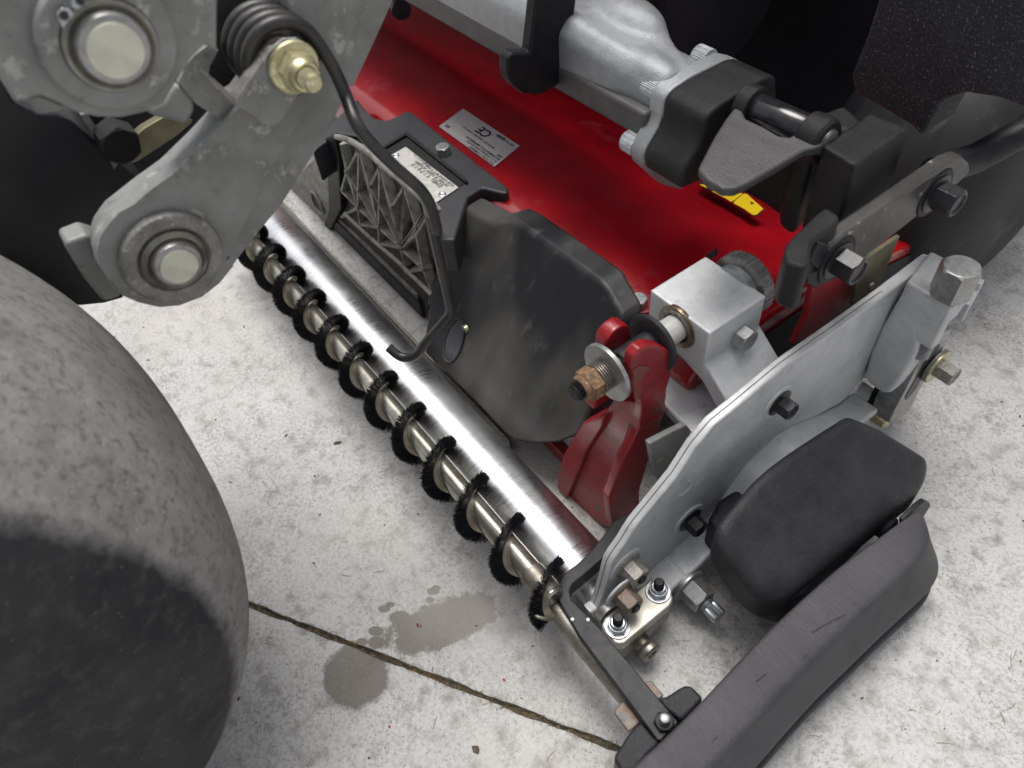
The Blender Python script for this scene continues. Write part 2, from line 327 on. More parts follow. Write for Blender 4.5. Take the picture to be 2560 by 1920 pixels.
def tube(bm, pts, r, seg=16, capr=True):
    P = [Vector(p) for p in pts]; rings = []; T = (P[1]-P[0]).normalized(); _, u, v = frame(T)
    for i, p in enumerate(P):
        t = (P[min(i+1, len(P)-1)] - P[max(i-1, 0)]).normalized()
        q = T.rotation_difference(t); u = q @ u; v = q @ v; T = t
        rr = r(i/(len(P)-1)) if callable(r) else r
        rings.append([bm.verts.new(p + (u*math.cos(2*math.pi*k/seg) + v*math.sin(2*math.pi*k/seg))*rr) for k in range(seg)])
    for p, q in zip(rings, rings[1:]):
        for k in range(seg): bm.faces.new((p[k], p[(k+1)%seg], q[(k+1)%seg], q[k]))
    bm.faces.new(rings[0]); bm.faces.new(rings[-1]); return bm
def text(txt, size, o3, ux, uy, m, parent, name='printed_text', space=1.0, bold=0):
    """flat print: origin o3, writing direction ux, up direction uy"""
    cu = bpy.data.curves.new('t', 'FONT'); cu.body = txt; cu.size = size; cu.space_character = space; cu.resolution_u = 3; cu.offset = bold*size
    ob = bpy.data.objects.new('t', cu); S.collection.objects.link(ob)
    dg = bpy.context.evaluated_depsgraph_get(); me = bpy.data.meshes.new_from_object(ob.evaluated_get(dg))
    bpy.data.objects.remove(ob); ux = Vector(ux).normalized(); uz = ux.cross(Vector(uy)).normalized(); uy = uz.cross(ux)
    M = Matrix([[ux[i], uy[i], uz[i], o3[i] - WL[parent][i]] for i in range(3)] + [[0,0,0,1]])
    me.name = name; o = bpy.data.objects.new(name, me); S.collection.objects.link(o); o.parent = parent
    o.matrix_basis = M; me.materials.clear(); me.materials.append(m); WL[o] = Vector(o3); return o
X3, Y3, Z3 = Vector((1,0,0)), Vector((0,1,0)), Vector((0,0,1))
# ================================================================== FLOOR
ja, jb = PZ((620,1510), 0), PZ((1540,1870), 0); jd = (jb - ja).normalized(); jn = Vector((-jd.y, jd.x, 0))
s1 = PZ((1105,1560), 0); s2 = PZ((890,1690), 0); s3 = PZ((1060,1500), 0)
_d = PZ((1230,1540),0) - PZ((980,1630),0)
STAINS = [(s1.x, s1.y, .060, .024, math.atan2(_d.y, _d.x), .52), (s2.x, s2.y, .033, .029, .4, .22, 70)]
for q in ((1083,1478,.004),(1075,1500,.003),(1062,1520,.003),(960,1522,.004),(940,1578,.005),(975,1512,.003),(905,1605,.004),(1000,1545,.007),(1090,1470,.003),(942,1606,.006)):
    p = PZ(q[:2], 0); STAINS.append((p.x, p.y, q[2]*1.6, q[2], .8, .2))
CON = concrete_mat()
def slab(side):
    bm = bmesh.new(); L = 60; W = 60; g = .0028
    n = 420; pts = []
    for i in range(n + 1):
        s = -1.2 + 2.4 * i / n
        pts.append(ja + jd * s + jn * side * (g + .0011 * (random.random() - .5) + .0006*math.sin(s*90) ))
    top_ = [ja - jd * L + jn * side * g] + pts + [ja + jd * L + jn * side * g]
    back = [p + jn * side * W for p in (top_[-1], top_[0])]
    ring = top_ + back
    v = [bm.verts.new(p) for p in ring]; bm.faces.new(v)
    lo = [bm.verts.new(p + jn*side*(-.0012 if False else 0) + Vector((0,0,-.012))) for p in top_]
    for i in range(len(top_) - 1): bm.faces.new((v[i], v[i+1], lo[i+1], lo[i]))
    return bm
fl = bpy.data.objects.new('concrete_floor', None); S.collection.objects.link(fl); fl['kind'] = 'structure'; WL[fl] = Vector()
for sd_ in (1, -1):
    o = part('slab', slab(sd_), CON, fl, flat=True); o['kind'] = 'structure'
bm = bmesh.new(); n = 500; rows = []
for i in range(n + 1):
    s = -1.2 + 2.4 * i / n; rows.append([bm.verts.new(ja + jd*s + jn*t_ + Vector((0,0,-.005 - .002*random.random()))) for t_ in (-.006, -.0018, .0018, .006)])
for a_, b_ in zip(rows, rows[1:]):
    for k in range(3): bm.faces.new((a_[k], a_[k+1], b_[k+1], b_[k]))
JNT = mat('joint_dirt', (.13,.105,.075), (.06,.05,.038), 160, .9, .05, 0, 1, 400, .002, [((.36,.30,.20), 240, .58, .66)])
o = part('joint_dirt', bm, JNT, fl, flat=True); o['kind'] = 'structure'
# debris: clippings, dark crumbs, red chips
def clip_bm(places, l0, l1, w_):
    bm = bmesh.new()
    for (p, k) in places:
        a = random.uniform(0, 6.28); l = random.uniform(l0, l1); c = random.uniform(-1.6, 1.6); d = Vector((math.cos(a), math.sin(a), 0)); q = p.copy(); q.z = .0004; pr = []
        for i in range(5):
            pr.append(q.copy()); d.rotate(Quaternion((0,0,1), c/4)); q = q + d*l/4; q.z = .0004 + .0008*random.random()
        sd0 = Vector((-d.y, d.x, 0)) * w_ / 2; up = Vector((0,0,w_*.5))
        vs = [[bm.verts.new(x - sd0*(1-.15*i)), bm.verts.new(x + up), bm.verts.new(x + sd0*(1-.15*i))] for i, x in enumerate(pr)]
        for a_, b_ in zip(vs, vs[1:]):
            bm.faces.new((a_[0], a_[1], b_[1], b_[0])); bm.faces.new((a_[1], a_[2], b_[2], b_[1]))
    return bm
def scatter(n, far=1.0):
    out = []
    while len(out) < n:
        u, v = random.uniform(-80, 2640), random.uniform(300, 2000); p = PZ((u, v), 0)
        if random.random() < min(1, (p.length / 1.0)**1.2): out.append((p, 0))
    return out
o = part('grass_clippings', clip_bm(scatter(330), .003, .016, .0006), DGR, None, flat=True, kind='stuff'); tag(o, 'dry straw-coloured grass clippings scattered over the pale concrete', 'grass clippings')
jp = [(ja + jd*random.uniform(-.05, .42) + jn*random.gauss(0, .0016), 0) for _ in range(520)]
o = part('joint_straw', clip_bm(jp, .002, .006, .0006), DGR, None, flat=True, kind='stuff'); tag(o, 'chopped straw and dirt packed along the joint between the slabs', 'straw')
bm = bmesh.new()
for p, _ in scatter(260):
    r = random.uniform(.0004, .0012) * (2.2 if random.random() < .06 else 1)
    m_ = Matrix.Translation(p + Vector((0,0,r*.4))) @ Matrix.Rotation(random.random()*6, 4, 'Z') @ Matrix.Diagonal((random.uniform(1,2.6), 1, .6, 1))
    bmesh.ops.create_icosphere(bm, subdivisions=1, radius=r, matrix=m_)
for v in bm.verts: v.co += Vector((random.gauss(0,1), random.gauss(0,1), 0)) * .00015
o = part('debris_crumbs', bm, DUS, None, flat=True, kind='stuff'); tag(o, 'tiny dark crumbs of soil and thatch strewn on the concrete', 'debris')
bm = bmesh.new()
for uv in ((1052,1566),(974,1817),(1260,1700)):
    p = PZ(uv, 0); bmesh.ops.create_icosphere(bm, subdivisions=1, radius=.0011, matrix=Matrix.Translation(p + Vector((0,0,.0005))) @ Matrix.Diagonal((1.6, 1, .6, 1)))
o = part('paint_chips', bm, RDC, None, flat=True, kind='stuff'); tag(o, 'tiny red paint chips lying beside the damp stain', 'paint chips')
bm = bmesh.new(); p = PZ((1190,1872), 0)
ext(bm, [p + Vector(q) for q in ((-.004,-.002,.0004),(.001,-.0035,.0006),(.005,-.001,.0004),(.003,.002,.002),(.0005,.0028,.0024),(-.002,.0012,.0012))], (0,0,.0006))
o = part('dead_leaf', bm, DUS, None, flat=True); tag(o, 'small brown curled leaf scrap on the slab nearest the camera', 'leaf')
# ================================================================== FRONT TYRE
x0, y0, TR, TW, te = -.4146, -.3131, .2936, .3133, .69
th_ = thing('front_wheel', 'big smooth dusty black tyre filling the lower left corner', 'wheel', (x0, y0, 0))
prof = []
for i in range(49):
    b = -math.pi/2 + math.pi*i/48; sb, cb = math.sin(b), math.cos(b)
    prof.append((TW/2*math.copysign(abs(sb)**te, sb), TR - .5*TW*.8*(1 - abs(cb)**te)))
tb = part('tyre', lathe(bmesh.new(), (x0, y0, TR), X3, prof, 128), TYR, th_)
bm = bmesh.new(); lathe(bm, (x0, y0, TR), X3, [(-.11,.10),(-.11,.165),(.11,.165),(.11,.10),(.07,.09),(.07,0)], 64); part('rim', bm, BLK, th_, bevel=.003)
# ================================================================== ROLLER AND BRUSH
RY, RR, RX1, RX0 = .1985, .038, -.2365, -.95
ro = thing('roller', 'long polished steel roller with bright sky reflection resting on concrete', 'roller', (RX1, RY, 0))
part('roller_tube', lcyl((RX0, RY, RR), X3, [(0,.0),(0,RR-.002),(.002,RR),(RX1-RX0-.003,RR),(RX1-RX0-.001,RR-.002),(RX1-RX0,RR-.004),(RX1-RX0,0)], 160), ROL, ro)
part('axle', lcyl((RX1, RY, RR), X3, [(-.002,.012),(.03,.012),(.03,0)], 32), ZNP, ro, bevel=.001)
BY, BZ, BS, BO = .1562, .086, .0108, .0278
br = thing('roller_brush', 'spiral black bristle brush on a steel tube lying against the roller', 'brush', (-.23, BY, BZ))
part('tube', lcyl((RX0, BY, BZ), X3, [(0,0),(0,BS),(.716,BS),(.718,BS*.8),(.718,0)], 48), TUB, br)
part('inner_sleeve', lcyl((RX0 + .686, BY, BZ), X3, [(0,BS),(.0005,BS+.0012),(.028,BS+.0012),(.0285,BS)], 48), STL, br)
PIT = .05655
def bx_(n_turn): return -.8115 + PIT*(n_turn - 10/360)
HEL = 1; PH0 = R_(55)
def hp(t, r, dx=0):           # t in turns
    a = PH0 + HEL*2*math.pi*t; return Vector((bx_(t) + dx, BY + r*math.cos(a), BZ + r*math.sin(a)))
T0, T1 = -1.6, 10.42
bm = bmesh.new(); n = int((T1-T0)*64); rows = []
for i in range(n + 1):
    t = T0 + (T1-T0)*i/n
    rows.append([bm.verts.new(hp(t, r, dx)) for r, dx in ((BS*.8, -.0028), (BS+.0046, -.0026), (BS+.0046, .0026), (BS*.8, .0028))])
for a_, b_ in zip(rows, rows[1:]):
    for k in range(3): bm.faces.new((a_[k], a_[k+1], b_[k+1], b_[k]))
bm.faces.new(rows[0]); bm.faces.new(rows[-1])
part('bristle_channel', bm, STR, br)
nb = int((T1-T0)*1000); V = []; Fc = []
for i in range(nb*2):
    t = T0 + (T1-T0)*random.random(); dx = random.uniform(-.0016, .0016)
    sp = dx*random.uniform(.5, 1.8) + random.gauss(0, .0009); rr = BO + random.uniform(-.0018, .0006); dt = random.gauss(0, .008)
    a = hp(t, BS+.0040, dx); b = hp(t + dt, rr, dx + sp); d = (b-a).normalized(); _, u, v = frame(d); k = len(V); w_ = .00034
    for q, s_ in ((a, w_), (b, w_*.75)):
        for j in range(3): V.append(tuple(q + (u*math.cos(j*2.094) + v*math.sin(j*2.094))*s_))
    for j in range(3): Fc.append((k+j, k+(j+1)%3, k+3+(j+1)%3, k+3+j))
    Fc.append((k+3, k+4, k+5))
me = bpy.data.meshes.new('bristles'); me.from_pydata([tuple(Vector(v) - WL[br]) for v in V], [], Fc); o = bpy.data.objects.new('bristles', me); S.collection.objects.link(o); o.parent = br; me.materials.append(BRI); o['kind'] = 'stuff'; WL[o] = WL[br]
# wire tie and hose clip at the brush end
bm = bmesh.new(); e0 = hp(T1-.08, BS+.006); tube(bm, spline([e0+Vector((-.006,-.004,.001)), e0+Vector((.001,-.006,.006)), e0+Vector((.007,-.001,.004)), e0+Vector((.008,.004,-.002))]), .0016, 10); part('end_staple', bm, STL, br)
bm = bmesh.new()
for t in np.arange(1.5, 9.3, 1.0):
    for _ in range(6):
        p = hp(t + random.uniform(-.5,.5), BO*random.uniform(.7,1.02)); q = p + Vector((random.gauss(0,.004), -abs(random.gauss(0,.006)), -abs(random.gauss(0,.005))))
        tube(bm, spline([p, (p+q)/2 + Vector((random.gauss(0,.002), 0, random.gauss(0,.002))), q], 4), .0003, 5)
o = part('straw', bm, DGR, br); o['kind'] = 'stuff'
# ================================================================== ROLLER BRACKET (black bar)
bk = thing('brush_bracket', 'black flat-bar bracket wrapped round the near roller end, running down to the bumper', 'bracket', (-.2, .16, .03))
ZB = .082
bo = K('h', '1800 190 1740 205 1690 240 1630 320 1560 410 1480 480 1400 545 1368 600 1368 670 1390 720 1500 905 1730 1210 1945 1500 1965 1500')
bi = K('h', '2064 1395 1780 1050 1610 850 1450 690 1438 640 1450 600 1520 545 1640 440 1720 360 1770 290 1800 240')
pts = [PZ(q, ZB) for q in bo + bi]
part('bar', xp(pts, (0,0,-.020)), BLW, bk, bevel=.0022, seg=4, ang=40)
pts = [PZ(q, ZB-.004) for q in K('h', '1300 650 1350 620 1420 740 1560 960 1480 960')]
part('tube_end', lcyl(PZ(K('h','1500 910')[0], .064), X3, [(-.045,0),(-.045,.0105),(.075,.0105),(.075,0)], 36), STL, bk)
bm = xp([PZ(q, .066) for q in K('z', '0 560 0 400 60 440 480 960 700 1330 640 1360 420 1120 250 880')], (0,0,-.014)); part('steel_strip', bm, STL, bk, bevel=.0015)
tabp = [PZ(q, .07) for q in K('z', '150 1010 240 900 300 860 420 980 480 1120 330 1250')]
part('lug_plate', xp(tabp, (0,0,-.004)), RSD, bk, bevel=.0018)
part('lug_hole', lcyl(PZ(K('z','262 1062')[0], .0702), Z3, [(0,.0035),(.0002,.0035)], 20), INK, bk, flat=True)
part('lug_plate', xp([PZ(q, .066) for q in K('z', '505 670 590 640 740 820 640 900')], (0,0,-.005)), RSD, bk, bevel=.0018)
pn = PZ(K('z','735 1140')[0], ZB)
part('nut', hexm(pn, Z3, .0135, .005, rot=.4), BLK, bk, bevel=.0004)
part('stud_end', lcyl(pn, Z3, [(0,.0042),(.0105,.0042),(.0125,.0036),(.0133,.002),(.0133,0)], 28), ZNC, bk)
for uv in ((1431,1548),(1470,1549)):
    p = PZ(uv, ZB+.0002); part('paint_chip', lcyl(p, Z3, [(0,.0016),(.0002,.0015)], 9), WIK, bk, flat=True)
# bumper end lug (black moulded ears)
# ================================================================== BUMPER
bp = thing('bumper', 'long rounded grey-black plastic bumper across the lower right, scuffed along its outer edge', 'bumper', (-.07, .3, 0))
inner = K('i', '180 1659 360 1500 600 1260 800 1040 1000 835 1200 655 1380 492 1550 375 1700 260 1745 232')
outer = K('i', '1790 265 1850 320 1900 365 1945 420 1975 490 1960 560 1900 650 1740 790 1560 960 1400 1120 1250 1260 1080 1450 900 1659')
zi, zo = .100, .052
mid = K('i', '1745 232 1820 320 1850 400 1840 470 1780 620 1600 800 1330 1010 1120 1110 950 1380 760 1659')
Pin = [PZ(q, zi) for q in inner]; Pmid = [PZ(q, zi-.001) for q in mid]; Pout = [PZ(q, zo) for q in outer]
# extend the near end beyond the frame and build the body as a lofted skin
def extend(L_, n_=.07, back=False):
    d = (L_[0]-L_[1]).normalized() if not back else (L_[-1]-L_[-2]).normalized()
    return ([L_[0]+d*n_] + L_) if not back else (L_ + [L_[-1]+d*n_])
def resample(L_, n_):
    L_ = [Vector(p) for p in L_]; ds = [0]
    for a_, b_ in zip(L_, L_[1:]): ds.append(ds[-1] + (b_-a_).length)
    out = []; j = 0
    for i in range(n_):
        s = ds[-1]*i/(n_-1)
        while j < len(ds)-2 and ds[j+1] < s: j += 1
        f = (s-ds[j])/max(1e-9, ds[j+1]-ds[j]); out.append(L_[j].lerp(L_[j+1], f))
    return out
NI = 60
A_ = resample(extend(Pin), NI)                       # near -> far along inner edge
B_ = resample(extend(Pmid, .07, True)[::-1], NI)
C_ = resample(extend(Pout, .07, True)[::-1], NI)
def smooth_line(L_, it):
    for _ in range(it): L_ = [L_[0]] + [(L_[i-1]+L_[i]*2+L_[i+1])/4 for i in range(1, len(L_)-1)] + [L_[-1]]
    return L_
A_ = smooth_line(A_, 12); C_ = smooth_line(C_, 8)
bm = bmesh.new(); rows = []
for i in range(NI):
    a_, c_ = A_[i], C_[i]; b_ = a_.lerp(c_, .68); b_.z = a_.z - .001
    sec = [Vector((a_.x+.002, a_.y, .028)), Vector((a_.x-.0005, a_.y, a_.z-.006)), Vector((a_.x, a_.y, a_.z-.0015)), a_.lerp(b_, .02), a_.lerp(b_, .10)+Vector((0,0,.0008)), a_.lerp(b_, .55)+Vector((0,0,.0015)), a_.lerp(b_, .90)+Vector((0,0,.0008)), b_,
           b_.lerp(c_, .15)+Vector((0,0,-.001)), b_.lerp(c_, .55)+Vector((0,0,.000)), b_.lerp(c_, .9)+Vector((0,0,.001)), c_, c_+Vector((-.001,0,-.006)), c_+Vector((-.006,0,-.012)), c_+Vector((-.010,0,-.024)), Vector((c_.x-.02, c_.y, .016))]
    rows.append([bm.verts.new(p) for p in sec])
for p, q in zip(rows, rows[1:]):
    for k in range(len(p)-1): bm.faces.new((p[k], p[k+1], q[k+1], q[k]))
    bm.faces.new((p[-1], p[0], q[0], q[-1]))
bm.faces.new(rows[0]); bm.faces.new(rows[-1])
bmesh.ops.remove_doubles(bm, verts=bm.verts, dist=.0004)
part('bumper_body', bm, GRN, bp, subsurf=1)
# lower lip
bm = bmesh.new(); rows = []
for i in range(0, NI, 2):
    c_ = C_[i]; rows.append([bm.verts.new(c_ + Vector(q)) for q in ((-.004,0,-.018),(.0015,0,-.020),(.0035,.001,-.028),(.000,.001,-.036),(-.02,0,-.034))])
for p, q in zip(rows, rows[1:]):
    for k in range(len(p)-1): bm.faces.new((p[k], p[k+1], q[k+1], q[k]))
part('lower_lip', bm, PLA, bp, subsurf=1)
# end lugs of the bumper at the bracket
ear = [PZ(q, .078) for q in K('z', '160 1560 175 1500 260 1370 330 1260 400 1180 470 1120 640 1300 720 1340 560 1500 400 1700 240 1700')]
part('end_lug', xp(ear, (0,0,-.05)), PLA, bp, bevel=.006, seg=5)
ear = [PZ(q, .080) for q in K('z', '660 840 760 830 830 790 900 740 980 700 1040 705 1080 730 1200 850 950 1110 900 1090 740 960')]
part('end_lug', xp(ear, (0,0,-.05)), PLA, bp, bevel=.006, seg=5)
tg = [PZ(q, .085) for q in K('y', '1370 660 1440 590 1540 480 1620 425 1680 445 1690 480 1620 560')]
tgx = [PX(q, tg[0].x) for q in K('y', '1370 655 1560 475 1625 427 1680 445 1690 480 1590 640 1480 755 1440 700 1370 740')]
bm = xp(tgx, (-.0045,0,0)); part('pull_tab', bm, BLK, bp, bevel=.001)
slot = [PX(q, tg[0].x+.0004) for q in K('y', '1440 700 1560 580 1595 572 1590 600 1460 735')]
part('tab_slot', xp(slot, (.0002,0,0)), INK, bp, flat=True)
for seg_ in ('1220 875 1300 830 1420 770', '1170 1025 1200 995', '650 1500 680 1470', '1310 965 1335 920', '900 1160 960 1110'):
    pts = [PZ(q, zi+.0022) for q in K('i', seg_)]
    if len(pts) == 2: pts.insert(1, (pts[0]+pts[1])/2)
    part('scratch', tube(bmesh.new(), spline(pts, 5), .00022, 5), INK, bp, flat=True)
# ================================================================== SIDE PLATE
sp = thing('side_plate', 'tall light silver cast side plate with bolt bosses, running diagonally from the roller end', 'casting', (-.22, .35, 0))
XP = -.215
ti = K('n', '240 1060 165 985 250 930 300 790 350 620 400 430 460 330 560 190 640 60 700 -30') + K('f', '210 1480 320 1310 430 1180 560 1075 830 850 1130 640 1420 430 1690 225 1740 235')
bi = K('f', '1640 700 1560 900 1290 915 1150 1060 1000 1140 900 1180 800 1230 600 1420') + K('n', '1560 -150 1300 95 1080 300 920 430 820 540 660 690 560 790 440 900')
pl = [PX(q, XP) for q in ti + bi]
part('plate', xp(pl, (-.011,0,0)), SIL, sp, bevel=.0022, seg=3, ang=40)
# parting line on the top rim
rim = [PX(q, XP) for q in ti[2:]]
rim2 = [Vector((XP-.0055, p.y, p.z)) for p in rim]
offs = []
for i, p in enumerate(rim2):
    d = (rim2[min(i+1, len(rim2)-1)] - rim2[max(i-1, 0)]).normalized(); nrm = Vector((0, -d.z, d.y)); offs.append(p + nrm*(.00005))
part('parting_line', tube(bmesh.new(), offs[:-2], .00045, 6), STL, sp)
# raised rim ribbon facing the camera
def band(poly_a, poly_b, x0_, x1_):
    bm = bmesh.new(); n_ = 40; a_ = resample(poly_a, n_); b_ = resample(poly_b, n_); R = []
    for p, q in zip(a_, b_): R.append([bm.verts.new(v_) for v_ in (Vector((x0_, p.y, p.z)), Vector((x1_, p.y, p.z)), Vector((x1_, q.y, q.z)), Vector((x0_, q.y, q.z)))])
    for p, q in zip(R, R[1:]):
        for k in range(4): bm.faces.new((p[k], p[(k+1)%4], q[(k+1)%4], q[k]))
    bm.faces.new(R[0]); bm.faces.new(R[-1]); return bm
rl = [PX(q, XP) for q in ti[2:-2]]; cen = Vector((XP, .36, .12))
lo_ = []
for i, p in enumerate(rl):
    d = (rl[min(i+1, len(rl)-1)] - rl[max(i-1, 0)]).normalized(); lo_.append(p + Vector((0, d.z, -d.y))*.0045)
# bottom flange swelling out toward the camera
fb = [PX(q, XP) for q in K('n', '660 690 820 540 920 440 1080 310 1300 95 1500 -90') + K('f', '600 1420 800 1230 900 1180 1000 1140 1150 1075 1250 1000')]
fl2 = [p + Vector((0, .003, -.010)) for p in fb]
bm = band(fb, fl2, XP-.004, XP+.026); part('bottom_flange', bm, SIL, sp, bevel=.003, ang=50)
# boss block at the far end
blk = [PZ(q, .2375) for q in K('w', '860 480 1140 115 1330 210 1475 720 1380 790 1130 640')]
bm = xp(blk, (0,0,-.052))
part('end_boss', bm, SIL, sp, bevel=.003)
hs_ = [PZ(q, .186) for q in K('w', '860 1030 1200 1060 1010 1050')]
web = [PX(q, XP+.008) for q in K('w', '860 480 1380 790 1200 1060 1040 1010 1000 1190 860 1500 620 1900 300 1700 430 1240')]
# half-round column under the boss: loft of horizontal sections
cbase = PX(K('w','700 800')[0], XP)
def sec(uvL, uvM, uvR, z): return [PZ(uvL, z), PZ(uvM, z), PZ(uvR, z)]
cA, cB = PZ(K('w','860 480')[0], .2375), PZ(K('w','1380 790')[0], .2375); cd_ = (cB-cA).normalized(); cn_ = Vector((cd_.y, -cd_.x, 0))
col_ = [PP(q, tuple(cA + cn_*.0005), tuple(cn_)) for q in K('w', '862 500 1370 800 1350 860 1205 1062 1130 1022 1040 1012 1005 1070 990 1190 950 1330 870 1480 760 1640 640 1790 560 1770 430 1680 350 1590 430 1290 560 1000 700 760')]
part('column', xp(col_, -cn_*.028), SIL, sp, bevel=.0055, seg=5, ang=30)
# small lug low at the far end
lg = [PZ(q, .075) for q in K('x', '330 490 505 610 330 820 105 760')]
part('lug', xp(lg, (0,0,-.03)), SIL, sp, bevel=.002)
# ejector marks
for c_, r_ in (('f','1360 555'), ('e','950 1545')):
    p = PX(K(c_, r_)[0], XP+.0003); part('ejector_mark', tube(bmesh.new(), [p + Vector((0, .0085*math.cos(a), .0085*math.sin(a))) for a in np.linspace(-2.2, 1.2, 16)], .0003, 5), WIK, sp, flat=True)
def flange_bolt(px, x, af, h, m, parent, fr=None, rot=.3, boss=True, stud=0, studm=None, name='flange_bolt', dished=True, mb=None):
    c = PX(px, x)
    if boss: part('boss', lcyl(c + Vector((-.001,0,0)), X3, [(0, (fr or af*.75)+.0055), (.0018,(fr or af*.75)+.0042), (.0018,0)], 40), mb or SIL, parent, bevel=.0006)
    b = part(name, lcyl(c + Vector((.0005,0,0)), X3, [(0, fr or af*.75), (.0012, fr or af*.75), (.0026, af*.56), (.003,0)], 40), m, parent)
    hb = hexm(c + Vector((.0015,0,0)), X3, af, h, rot=rot, hole=(af*.40 if dished else 0)); part('hex_head', hb, m, b, bevel=.0003)
    if stud: bm = bmesh.new(); thread(bm, c + Vector((h,0,0)), X3, stud, af*.27); part('stud_end', bm, studm or BLK, b)
    return b
flange_bolt(K('f','800 1050')[0], XP+.001, .0152, .0135, BBT, sp, fr=.0132)
flange_bolt(K('i','515 228')[0], XP+.001, .0152, .0135, BBT, sp, fr=.0132)
flange_bolt(K('n','590 420')[0], XP+.001, .0172, .0165, SAL, sp, fr=.0138, stud=.0025, dished=False)
flange_bolt(K('n','520 745')[0], XP+.012, .0172, .0165, RSD, sp, fr=.0120, stud=.003, dished=False)
# big zinc nut with stud low on the plate
c = PX(K('n','1230 600')[0], XP+.022)
wz = part('washer', lcyl(c + Vector((.006,0,0)), X3, [(0,0),(0,.0185),(.003,.0185),(.003,0)], 48), ZNC, sp, bevel=.0006)
part('spacer', lcyl(c + Vector((-.026,0,0)), X3, [(0,.013),(.032,.013)], 40), SIL, sp)
part('hex_nut', hexm(c + Vector((.009,0,0)), X3, .0235, .020, rot=.45), ZNP, sp, bevel=.0004)
bm = bmesh.new(); thread(bm, c + Vector((.028,0,0)), X3, .006, .0078); part('stud', bm, ZNC, sp)
bm = lathe(bmesh.new(), c + Vector((.034,0,0)), X3, [(0,.0072),(.011,.0072),(.0125,.006),(.0125,.0)], 48, rfun=lambda th, d, r: (r*(1+.09*math.cos(12*th)) if r > .001 else r, d)); part('splined_end', bm, ZNC, sp)
# ================================================================== FAR-END ADJUSTER: vertical bolt, bracket plate, slotted bar
ad = thing('height_adjuster', 'height adjuster at the far plate end: large shiny hex bolt over a slotted steel bar', 'adjuster', (-.19, .58, 0))
hb = PZ(K('w','1500 300')[0], .268)
bx = Vector((hb.x, hb.y, .2385))
part('hex_head', hexm(bx, Z3, .0285, .0295, rot=.62), ZNP, ad, bevel=.0005)
for k in range(12):
    a = k*math.pi/6 + .1; part('grade_mark', tube(bmesh.new(), [bx + Vector((math.cos(a)*.002, math.sin(a)*.002, .0296)), bx + Vector((math.cos(a)*.012, math.sin(a)*.012, .0296))], .00018, 4), ZNC, ad, flat=True)
bm = bmesh.new(); thread(bm, bx + Vector((0,0,-.075)), Z3, .072, .0085, .0016); part('screw', bm, ZNP, ad)
bar = [PX(q, -.150) for q in K('x', '1085 135 1245 0 1340 -50 1370 -100 1385 -60 1330 60 1250 200 1180 330 1060 480 1000 640 930 800 830 900 700 1000 655 1008')]
pB = PZ(K('w','1100 1090')[0], .165)
XB = pB.x
bar = [PX(q, XB+.010) for q in K('x', '1085 135 1245 0 1385 -90 1330 60 1250 200 1000 640 930 800 820 920 655 1005 720 860 880 560 1000 310')]
part('slotted_bar', xp(bar, (-.022,0,0)), ZNP, ad, bevel=.0012)
sl_ = [PX(q, XB+.0104) for q in K('x', '1115 210 1200 100 1240 92 1225 150 1100 380 960 620 850 740 845 700 960 500')]
part('slot', xp(sl_, (.0002,0,0)), INK, ad, flat=True)
dk = [PX(q, XB-.013) for q in K('x', '1010 50 1085 135 1000 310 880 560 655 1005 430 860 560 600 800 400 960 220')]
part('back_bar', xp(dk, (-.006,0,0)), BLK, ad, bevel=.001)
c = PX(K('x','1175 330')[0], XB+.0115)
part('washer', lcyl(c, X3, [(0,0),(0,.0185),(.0024,.0185),(.0024,0)], 48), ZNP, ad, bevel=.0005)
part('washer', lcyl(c + Vector((.0025,0,0)), X3, [(0,0),(0,.0185),(.003,.0185),(.003,0)], 48), YZN, ad, bevel=.0008)
part('hex_head', hexm(c + Vector((.0055,0,0)), X3, .0185, .017, rot=.25, hole=.0062), SAL, ad, bevel=.0004)
c = PZ(K('x','620 1010')[0], .05); part('lower_pin', lcyl(c + Vector((-.03,0,0)), X3, [(0,.0065),(.022,.0065),(.03,.006),(.034,0)], 28), YZN, ad)
tb_ = [PZ(q, .19) for q in K('w', '1650 400 1765 460 1600 755 1470 690 1560 600 1600 500')]
part('clamp_ear', xp(tb_, (0,0,-.022)), SIL, ad, bevel=.002)
tb_ = [PZ(q, .197) for q in K('w', '1650 400 1765 460 1725 520 1610 470')]
part('clamp_ear', xp(tb_, (0,0,-.012)), SIL, ad, bevel=.0015)
# ================================================================== VALVE-LIKE CLAMP BLOCK AT ROLLER END
vb = thing('roller_end_clamp', 'small pale zinc clamp block with two upright black studs at the roller end', 'clamp', (-.19, .215, 0))
ZC = .058
tp = [PZ(q, ZC) for q in K('n', '300 1100 330 1030 420 960 850 590 900 585 1090 720 1120 800 1110 850 1080 900 560 1330 500 1345 440 1320 330 1200 300 1140')]
part('cap_plate', xp(tp, (0,0,-.013)), mat('pale_zinc', (.50,.48,.42), (.40,.38,.33), 60, .38, .1, .5, .4, 900, .0004, [((.24,.19,.12), 200, .66, .74)]), vb, bevel=.0022, seg=4, ang=40)
cx_ = sum((p for p in tp), Vector())/len(tp)
tp2 = [cx_ + (p-cx_)*.97 for p in tp]
part('body', xp([Vector((p.x, p.y, ZC-.0135)) for p in tp2], (0,0,-.022)), STL, vb, bevel=.0025, seg=4, ang=40)
sb = PZ(K('n','870 1370')[0], .028)
part('side_screw', lcyl(Vector((sb.x-.022, sb.y-.004, sb.z)), X3, [(0,.008),(.018,.008),(.0215,.0105),(.026,.0105),(.0275,.009),(.0275,.005),(.0245,.0045),(.0245,0)], 36), STL, vb, bevel=.0004)
